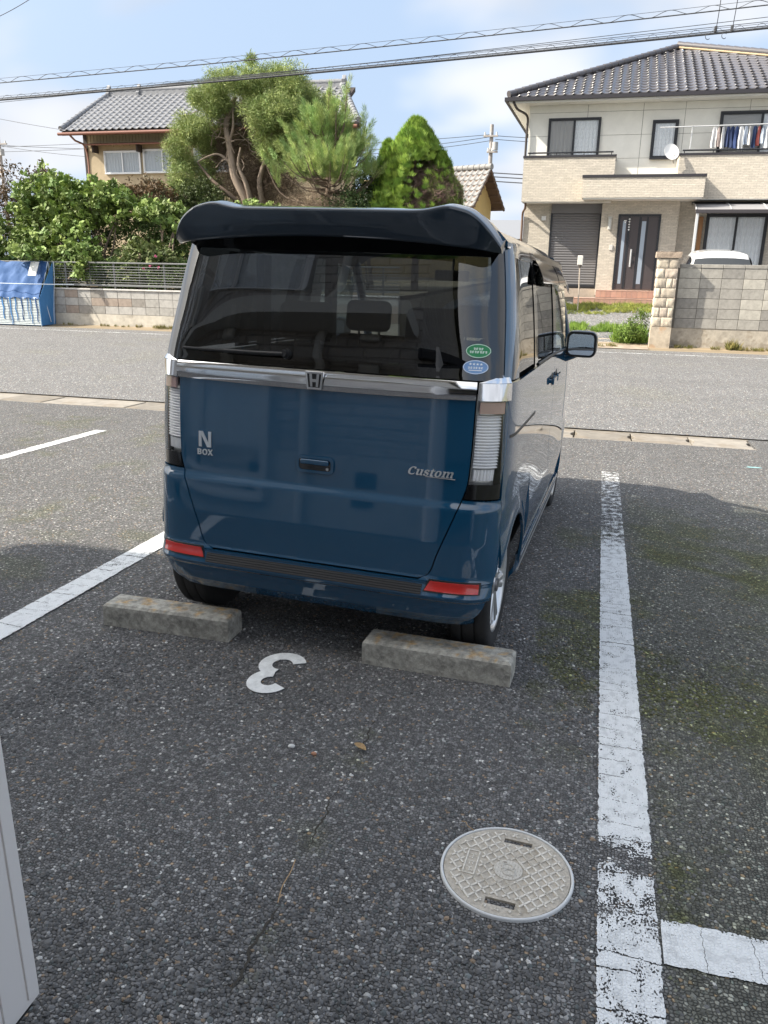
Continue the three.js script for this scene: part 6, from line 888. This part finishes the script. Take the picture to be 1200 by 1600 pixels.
// ---------------------------------------------------------------- old house on the left
{
  const t = thing('old_house', 'old two-storey house with grey tiled roof behind the garden trees', 'house'); const tan = grainy([0.44, 0.36, 0.245], 0.9, { tile: 1.5, amount: 0.15, seed0: 600 }), rust = mat([0.20, 0.085, 0.06], 0.7), tile = grainy([0.20, 0.205, 0.22], 0.55, { tile: 0.8, amount: 0.3, seed0: 602 }), wood = mat([0.045, 0.034, 0.03], 0.8), dim = mat([0.42, 0.45, 0.47], 0.5);
  part('wall', box2(-21.5, -11.5, 0.5, 6.25, -38, -32.02), tan, t);
  const rib = box2(-0.06, 0.06, 0, 0.62, -0.012, 0.012); for (let k = 0; k < 65; k++) { const o = part('siding_rib', rib, tan, t); o.position.set(-21.42 + k * 0.15, 5.70, -32.012); }
  windowUnit(t, -20.62, -18.92, 4.64, 5.54, -32.02, { n: 2, frame: alu, curtain: [dim, dim] }); windowUnit(t, -18.80, -17.05, 4.66, 5.58, -32.02, { n: 2, frame: alu, curtain: [dim, dim] }); windowUnit(t, -16.5, -14.8, 4.66, 5.58, -32.02, { n: 2, frame: alu, curtain: [dim, dim] });
  part('window_hood', [box(4.3, 0.05, 0.62, -19.0, 5.78, -31.75, 0.18, 0, 0)], rust, t); part('corner_post', box2(-21.56, -21.38, 0.5, 6.2, -32.1, -31.99), wood, t); for (const x of [-20.9, -18.86, -17.0]) part('bracket', box2(x - 0.03, x + 0.03, 5.45, 5.74, -32.0, -31.6), wood, t); part('downpipe', tube([[-21.75, 6.15, -31.3], [-21.6, 5.9, -31.5], [-21.45, 5.75, -31.9], [-21.45, 3, -31.95]], 0.04, 20, 8), mat([0.30, 0.16, 0.12], 0.5), t);
  const R = new THREE.Group(); R.name = 'roof'; t.add(R); const O = [-22.05, 6.22, -31.15], up = [0, 1.85, -3.35], L = Math.hypot(...up), S = unit(up); let n = unit(cross([1, 0, 0], S)); if (n[1] < 0) n = n.map((v) => -v);
  tiledSlope(R, tile, O, [1, 0, 0], S, n, L, (s) => 0.28 * s / L, (s) => lerp(12.75, 11.05, s / L), 0.30, 0.30, 0.042);
  tiledSlope(R, tile, [-11.0, 6.22, -37.85], [-1, 0, 0], unit([0, 1.85, 3.35]), unit([0, 3.35, -1.85]), L, () => 0, () => 10.9, 0.30, 0.30, 0.042);
  part('roof_deck', prismZ([[-31.15, 6.18], [-34.5, 8.03], [-37.85, 6.18], [-37.85, 6.04], [-34.5, 7.86], [-31.15, 6.04]], -21.95, -11.0), wood, R); part('verge_deck', prismZ([[-31.15, 6.18], [-34.5, 8.03], [-34.5, 7.86], [-31.15, 6.04]], -11.0, -10.45), wood, R);
  part('ridge', [box2(-21.75, -11.0, 7.98, 8.12, -34.62, -34.38), box2(-21.75, -11.0, 8.12, 8.20, -34.60, -34.40)], tile, R); ridgeTiles(R, tile, [-21.75, 8.25, -34.5], [-11.0, 8.25, -34.5], 0.11, 0.32);
  const oni = () => extrude([[-0.16, 0], [0.16, 0], [0.20, 0.18], [0.12, 0.24], [0.15, 0.36], [0.05, 0.42], [0, 0.52], [-0.05, 0.42], [-0.15, 0.36], [-0.12, 0.24], [-0.20, 0.18]], 0.12, 0.02); for (const x of [-21.78, -20.3, -10.98]) part('ridge_ornament', mv(oni(), x, 7.95, -34.5, 0, Math.PI / 2, 0), tile, R);
  ridgeTiles(R, tile, [-22.0, 6.32, -31.2], [-21.78, 8.1, -34.45], 0.10, 0.30, 'verge_tile'); ridgeTiles(R, tile, [-9.35, 6.30, -31.2], [-11.0, 8.12, -34.45], 0.12, 0.30, 'verge_tile');
  part('barge_board', bar([-9.3, 6.10, -31.2], [-10.9, 7.92, -34.45], 0.11, 4), wood, R); part('eave_gutter', [tube([[-22.1, 6.10, -31.1], [-15, 6.10, -31.1], [-9.35, 6.10, -31.1]], 0.06, 20, 8)], rust, R); part('gable_wall', prismZ([[-32.05, 6.2], [-34.5, 7.75], [-37, 6.2]], -11.6, -11.5), mat([0.55, 0.53, 0.50], 0.9), t);
}
function prismZ(pts, x0, x1) { const g = extrude(pts.map(([z, y]) => [z, y]), x1 - x0); g.rotateY(-Math.PI / 2); g.translate(x1, 0, 0); return metric(g); }
// ---------------------------------------------------------------- small ochre outbuilding between the conifer and the right house
{
  const t = thing('ochre_barn', 'small ochre gabled outbuilding with grey tiles beyond the conifer', 'house', [-5.25, 0, -38]); t.rotation.y = Math.atan2(0.43, 0.9) - Math.PI / 2 + Math.PI; // local +x runs along the ridge, away to the left
  t.rotation.y = Math.PI - Math.atan2(0.43, 0.9);
  const tile = grainy([0.24, 0.235, 0.23], 0.7, { tile: 0.8, amount: 0.3, seed0: 610 }), ochre = grainy([0.52, 0.38, 0.17], 0.92, { tile: 2, amount: 0.12, seed0: 611 }), wood = mat([0.13, 0.085, 0.06], 0.85); const A = 5.25, w = 1.25, drop = 1.62, far = 7;
  const g = extrude([[-0.95, -5], [0.95, -5], [0.95, -1.35], [0, -0.12], [-0.95, -1.35]], far); g.rotateY(Math.PI / 2); g.translate(0.55, A, 0); part('wall', metric(g), ochre, t);
  for (const s of [-1, 1]) { const S = unit([0, drop, -s * w]), L = Math.hypot(drop, w), O = [0, A - drop, s * w]; let n = [0, w, s * drop]; n = unit(n); tiledSlope(t, tile, O, [1, 0, 0], S, n, L, () => 0, () => far, 0.30, 0.30, 0.045); part('roof_deck', (() => { const q = box(far, 0.06, L); q.applyMatrix4(new THREE.Matrix4().makeRotationX(s * Math.atan2(drop, w))); q.translate(far / 2, A - drop / 2 - 0.03, s * w / 2); return q; })(), wood, t); for (let k = 0; k < 6; k++) { const f = (k + 0.5) / 6; part('purlin', rbox(0.62, 0.07, 0.07, 0.01, 0.30, A - drop * f - 0.12, s * w * f), wood, t); } part('barge_board', bar([0.03, A - drop - 0.05, s * w], [0.03, A - 0.05, 0], 0.06, 4), wood, t); }
  ridgeTiles(t, tile, [0, A + 0.10, 0], [far, A + 0.10, 0], 0.12, 0.3);
}
// ---------------------------------------------------------------- distant roofs
for (const [x, z, w, h, c, lab] of [[-6.9, -62, 3.0, 4.6, [0.20, 0.21, 0.23], 'distant grey-roofed house low between the barn and the right house'], [-30, -75, 9, 5.2, [0.34, 0.33, 0.32], 'distant house far left behind the shrubs'], [-46, -80, 9, 4.6, [0.28, 0.27, 0.28], 'distant house at the far left behind the wires']]) {
  const t = thing('distant_house', lab, 'house', [x, -0.4, z]); part('wall', box2(-w / 2, w / 2, 0, h * 0.72, -3, 3), mat([0.30, 0.295, 0.285], 0.9), t); part('roof', prismZ([[3.5, h * 0.7], [0, h], [-3.5, h * 0.7]], -w / 2 - 0.4, w / 2 + 0.4), mat(c, 0.7), t); for (let k = 0; k < 2; k++) windowUnit(t, -w / 2 + 0.5 + k * w / 2, -w / 2 + 1.3 + k * w / 2, h * 0.35, h * 0.55, 3, { n: 2, frame: alu });
}
// ---------------------------------------------------------------- utility poles and wires
const wireM = mat([0.055, 0.058, 0.065], 0.7), poleM = grainy([0.36, 0.33, 0.31], 0.85, { tile: 1, amount: 0.2, seed0: 620 });
function pole(x, z, top, label, arms) { const t = thing('utility_pole', label, 'utility pole', [x, -0.4, z]); part('shaft', cyl(0.10, 0.16, top + 0.4, 14, 0, (top + 0.4) / 2, 0), poleM, t); for (const [y, w, dx] of arms) { part('cross_arm', rbox(w, 0.09, 0.09, 0.01, dx, y + 0.4, 0.15), poleM, t); for (let k = 0; k < 3; k++) part('insulator', cyl(0.04, 0.05, 0.16, 8, dx + (k - 1) * w * 0.4, y + 0.52, 0.15), mat([0.6, 0.6, 0.58], 0.3), t); } part('transformer', cyl(0.16, 0.16, 0.4, 12, 0.24, arms[0][0] - 0.1, 0.1), mat([0.40, 0.40, 0.40], 0.6), t); }
pole(-6.72, -48, 8.5, 'distant utility pole rising behind the ochre outbuilding', [[7.9, 0.8, -0.02], [7.1, 0.6, 0.1]]);
pole(-40.2, -50, 9.2, 'distant utility pole at the left edge of the picture', [[8.4, 1.1, 0.2]]);
const sag = (a, b, s, n = 14) => Array.from({ length: n + 1 }, (_, k) => { const t = k / n; return [lerp(a[0], b[0], t), lerp(a[1], b[1], t) - s * 4 * t * (1 - t), lerp(a[2], b[2], t)]; });
const wire = (pts, r, label) => solo('overhead_wire', tube(pts, r, 90, 5), wireM, label, 'wire', 'overhead wires');
{
  const t = thing('spiral_wrapped_cable', 'upper overhead cable wrapped in a loose wire spiral', 'cable'); const P = sag([-21, 5.02, -17.6], [7, 6.12, -17.6], 0.14, 20), c = new THREE.CatmullRomCurve3(P.map((p) => new THREE.Vector3(...p)));
  part('cable', tube(P, 0.011, 120, 6), wireM, t); part('messenger', tube(P.map(([x, y, z]) => [x, y + 0.092, z]), 0.004, 120, 5), wireM, t);
  const n = 900, sp = []; for (let k = 0; k <= n; k++) { const p = c.getPointAt(k / n), a = k / n * 38 * 6.283; sp.push(new THREE.Vector3(p.x, p.y + 0.046 - 0.046 * Math.cos(a), p.z + 0.04 * Math.sin(a))); } part('spiral', plain(new THREE.TubeGeometry(new THREE.CatmullRomCurve3(sp), 1500, 0.0055, 4)), wireM, t);
}
{
  const t = thing('bundled_cable', 'thick lower overhead cable bundle crossing above the trees and roof', 'cable'); const P = sag([-21, 4.66, -17.6], [7, 5.74, -17.6], 0.12, 20), c = new THREE.CatmullRomCurve3(P.map((p) => new THREE.Vector3(...p)));
  part('cable', tube(P, 0.021, 120, 7), wireM, t); part('cable', tube(P.map(([x, y, z]) => [x, y + 0.032, z + 0.01]), 0.009, 120, 6), wireM, t); part('messenger', tube(P.map(([x, y, z]) => [x, y + 0.075, z]), 0.004, 120, 5), wireM, t);
  const n = 900, sp = []; for (let k = 0; k <= n; k++) { const p = c.getPointAt(k / n), a = k / n * 75 * 6.283; sp.push(new THREE.Vector3(p.x, p.y + 0.035 - 0.05 * Math.cos(a), p.z + 0.05 * Math.sin(a))); } part('lashing_wire', plain(new THREE.TubeGeometry(new THREE.CatmullRomCurve3(sp), 1500, 0.0035, 4)), wireM, t);
  for (const x of [1.55, 1.83]) { part('hanger', rbox(0.05, 0.10, 0.06, 0.01, x, 5.52, -17.6), wireM, t); part('loop', mv(new THREE.TorusGeometry(0.05, 0.006, 6, 18, 5), x - 0.12, 5.41, -17.6, 0, 0.5, 0.6), wireM, t); }
}
wire([[1.56, 5.53, -17.6], [1.55, 5.9, -17.3], [1.50, 6.8, -16.8]], 0.007, 'left of two drop wires rising from the cable bundle at top right'); wire([[1.84, 5.55, -17.6], [1.83, 5.9, -17.3], [1.78, 6.8, -16.8]], 0.007, 'right of two drop wires rising from the cable bundle at top right');
wire(sag([-21, 4.50, -17.7], [7, 5.98, -17.7], 0.08), 0.006, 'thin wire just below the bundle on the left and above it on the right'); wire(sag([-21, 4.55, -17.75], [7, 5.86, -17.75], 0.02), 0.006, 'thin wire running close along the cable bundle');
wire([[-20, 6.75, -20], [-15.2, 6.83, -19], [-11.5, 7.6, -18]], 0.008, 'single wire crossing the top left corner of the sky');
wire(sag([-40.2, 8.35, -50], [-6.72, 8.0, -48], 0.5), 0.016, 'distant wire between the two far poles, lower sag'); wire(sag([-6.72, 7.95, -48], [9, 8.6, -52], 0.4), 0.016, 'distant wire from the far pole towards the right house');  wire(sag([-6.5, 7.75, -48], [9, 8.3, -52], 0.4), 0.016, 'second distant wire from the far pole towards the right house'); wire(sag([-6.7, 7.9, -48], [-22, 7.8, -50], 0.4), 0.016, 'distant wire left of the far pole above the conifer'); wire(sag([-6.7, 7.7, -48], [-22, 7.6, -50], 0.4), 0.016, 'second distant wire left of the far pole above the conifer');
for (const [y, k] of [[6.05, 0], [5.85, 1], [5.62, 2]]) wire(sag([-6.6, y, -48], [2, y - 0.5, -47], 0.05), 0.03, ['upper', 'middle', 'lower'][k] + ' of three thick distant cables beside the right house');
wire(sag([-46, 11.2, -50], [-25.5, 7.4, -42], 0.2), 0.014, 'slanting wire at the left above the shrubs'); wire(sag([-46, 8.3, -50], [-24, 8.0, -46], 0.15), 0.014, 'level wire at the left beside the old house'); wire(sag([-46, 8.0, -50], [-24, 7.7, -46], 0.15), 0.014, 'second level wire at the left beside the old house'); wire(sag([-40, 8.3, -50], [-26, 6.6, -44], 0.15), 0.014, 'lower slanting wire at the left above the shrubs');

// ---------------------------------------------------------------- the apartment block behind the viewer, whose shade covers the foreground and which the car mirrors
{
  const t = thing('apartment_block', 'two-storey apartment block behind the viewer, grey brick-pattern siding', 'building'); const sd = brickSiding([0.46, 0.435, 0.41], 640, 0.30, 0.085), dark = mat([0.04, 0.04, 0.045], 0.6), pale = mat([0.62, 0.61, 0.58], 0.7), soff = mat([0.55, 0.53, 0.50], 0.85); const z = -0.17, top = 6.35;
  part('front_wall', [box2(-17, -1.46, -0.3, top, z, z + 0.22), box2(-1.46, -0.995, -0.3, 2.30, z, z + 0.22), box2(0.36, 0.62, -0.3, 2.30, z, z + 0.22), box2(-0.995, 0.36, 2.06, 2.30, z, z + 0.22)], sd, t);
  part('side_wall', [box2(0.42, 0.62, -0.3, 2.30, z + 0.22, 9)], sd, t); part('side_wall', box2(-1.66, -1.46, 2.30, top, z + 0.22, 9), sd, t); part('lower_roof', box2(-1.46, 0.68, 2.30, 2.38, z - 0.05, 9.05), dark, t); part('side_wall', [box2(-17, -16.8, -0.3, top, z + 0.22, 9)], sd, t); part('back_wall', [box2(-16.8, 0.42, -0.3, 2.3, 8.8, 9), box2(-16.8, -1.66, 2.3, top, 8.8, 9)], sd, t);
  part('roof', [box2(-10.3, -1.1, top, top + 0.22, -0.98, 9.3), box2(-17.5, -10.3, top, top + 0.22, -0.48, 9.3)], dark, t); part('eave_soffit', [box2(-10.25, -1.15, top - 0.06, top - 0.004, -0.94, z)], soff, t);
  part('room_wall', [box2(-2.4, -2.3, 0, 2.4, z + 0.22, 3.5), box2(-2.3, 0.41, 0, 2.4, 3.4, 3.5), box2(-2.3, 0.41, 2.15, 2.25, z + 0.22, 3.5)], pale, t); part('room_floor', box2(-2.3, 0.41, -0.1, 0.02, z + 0.22, 3.4), mat([0.28, 0.19, 0.12], 0.5), t);
  const face = (x0, x1, y0, y1) => { const w = windowUnit(t, 0, x1 - x0, y0, y1, 0, { n: 2, frame: alu, curtain: [lace, lace] }); w.rotation.y = Math.PI; w.position.set((x0 + x1) / 2, (y0 + y1) / 2, z); };
  face(-4.3, -2.6, 0.15, 2.05); face(-4.3, -2.6, 3.2, 5.1);  face(-9.5, -7.8, 0.15, 2.05); face(-9.5, -7.8, 3.2, 5.1); face(-7.2, -5.5, 3.2, 5.1);
  const mat0 = mat([0.30, 0.30, 0.30], 0.6);
  for (const [x, y] of [[-5.2, 0], [-5.2, 2.75]]) { part('air_conditioner', [rbox(0.80, 0.58, 0.30, 0.02, x, y + 0.40, z - 0.26)], pale, t); for (let q = 0; q < 11; q++) part('grille_bar', box(0.46, 0.012, 0.012, x - 0.12, y + 0.19 + q * 0.042, z - 0.415), mat0, t); part('mount', box2(x - 0.35, x + 0.35, y + 0.02, y + 0.10, z - 0.4, z - 0.12), dark, t); }
  for (const x of [-6.4, -2.3, 0.5]) part('downpipe', bar([x, 0, z - 0.07], [x, x > 0 ? 2.2 : top - 0.1, z - 0.07], 0.038, 10), pale, t); for (const x of [-4.7, -3.2, -1.9]) part('vent_hood', rbox(0.16, 0.16, 0.09, 0.03, x, 2.5, z - 0.05), pale, t);
  part('foundation', [box2(-17, -1.0, -0.3, 0.42, z - 0.03, z - 0.002), box2(0.365, 0.62, -0.3, 0.42, z - 0.03, z - 0.002)], grainy([0.50, 0.48, 0.45], 0.9, { tile: 1.2, amount: 0.2, seed0: 650 }), t);
  for (let x = -9; x < -1; x += 0.9) part('vent', [rbox(0.17, 0.12, 0.02, 0.01, x, 0.25, z - 0.035)], dark, t);
  part('balcony_slab', [box2(-10, -1.5, 2.60, 2.74, -0.62, z)], pale, t);
}
renderer.render(scene, camera);
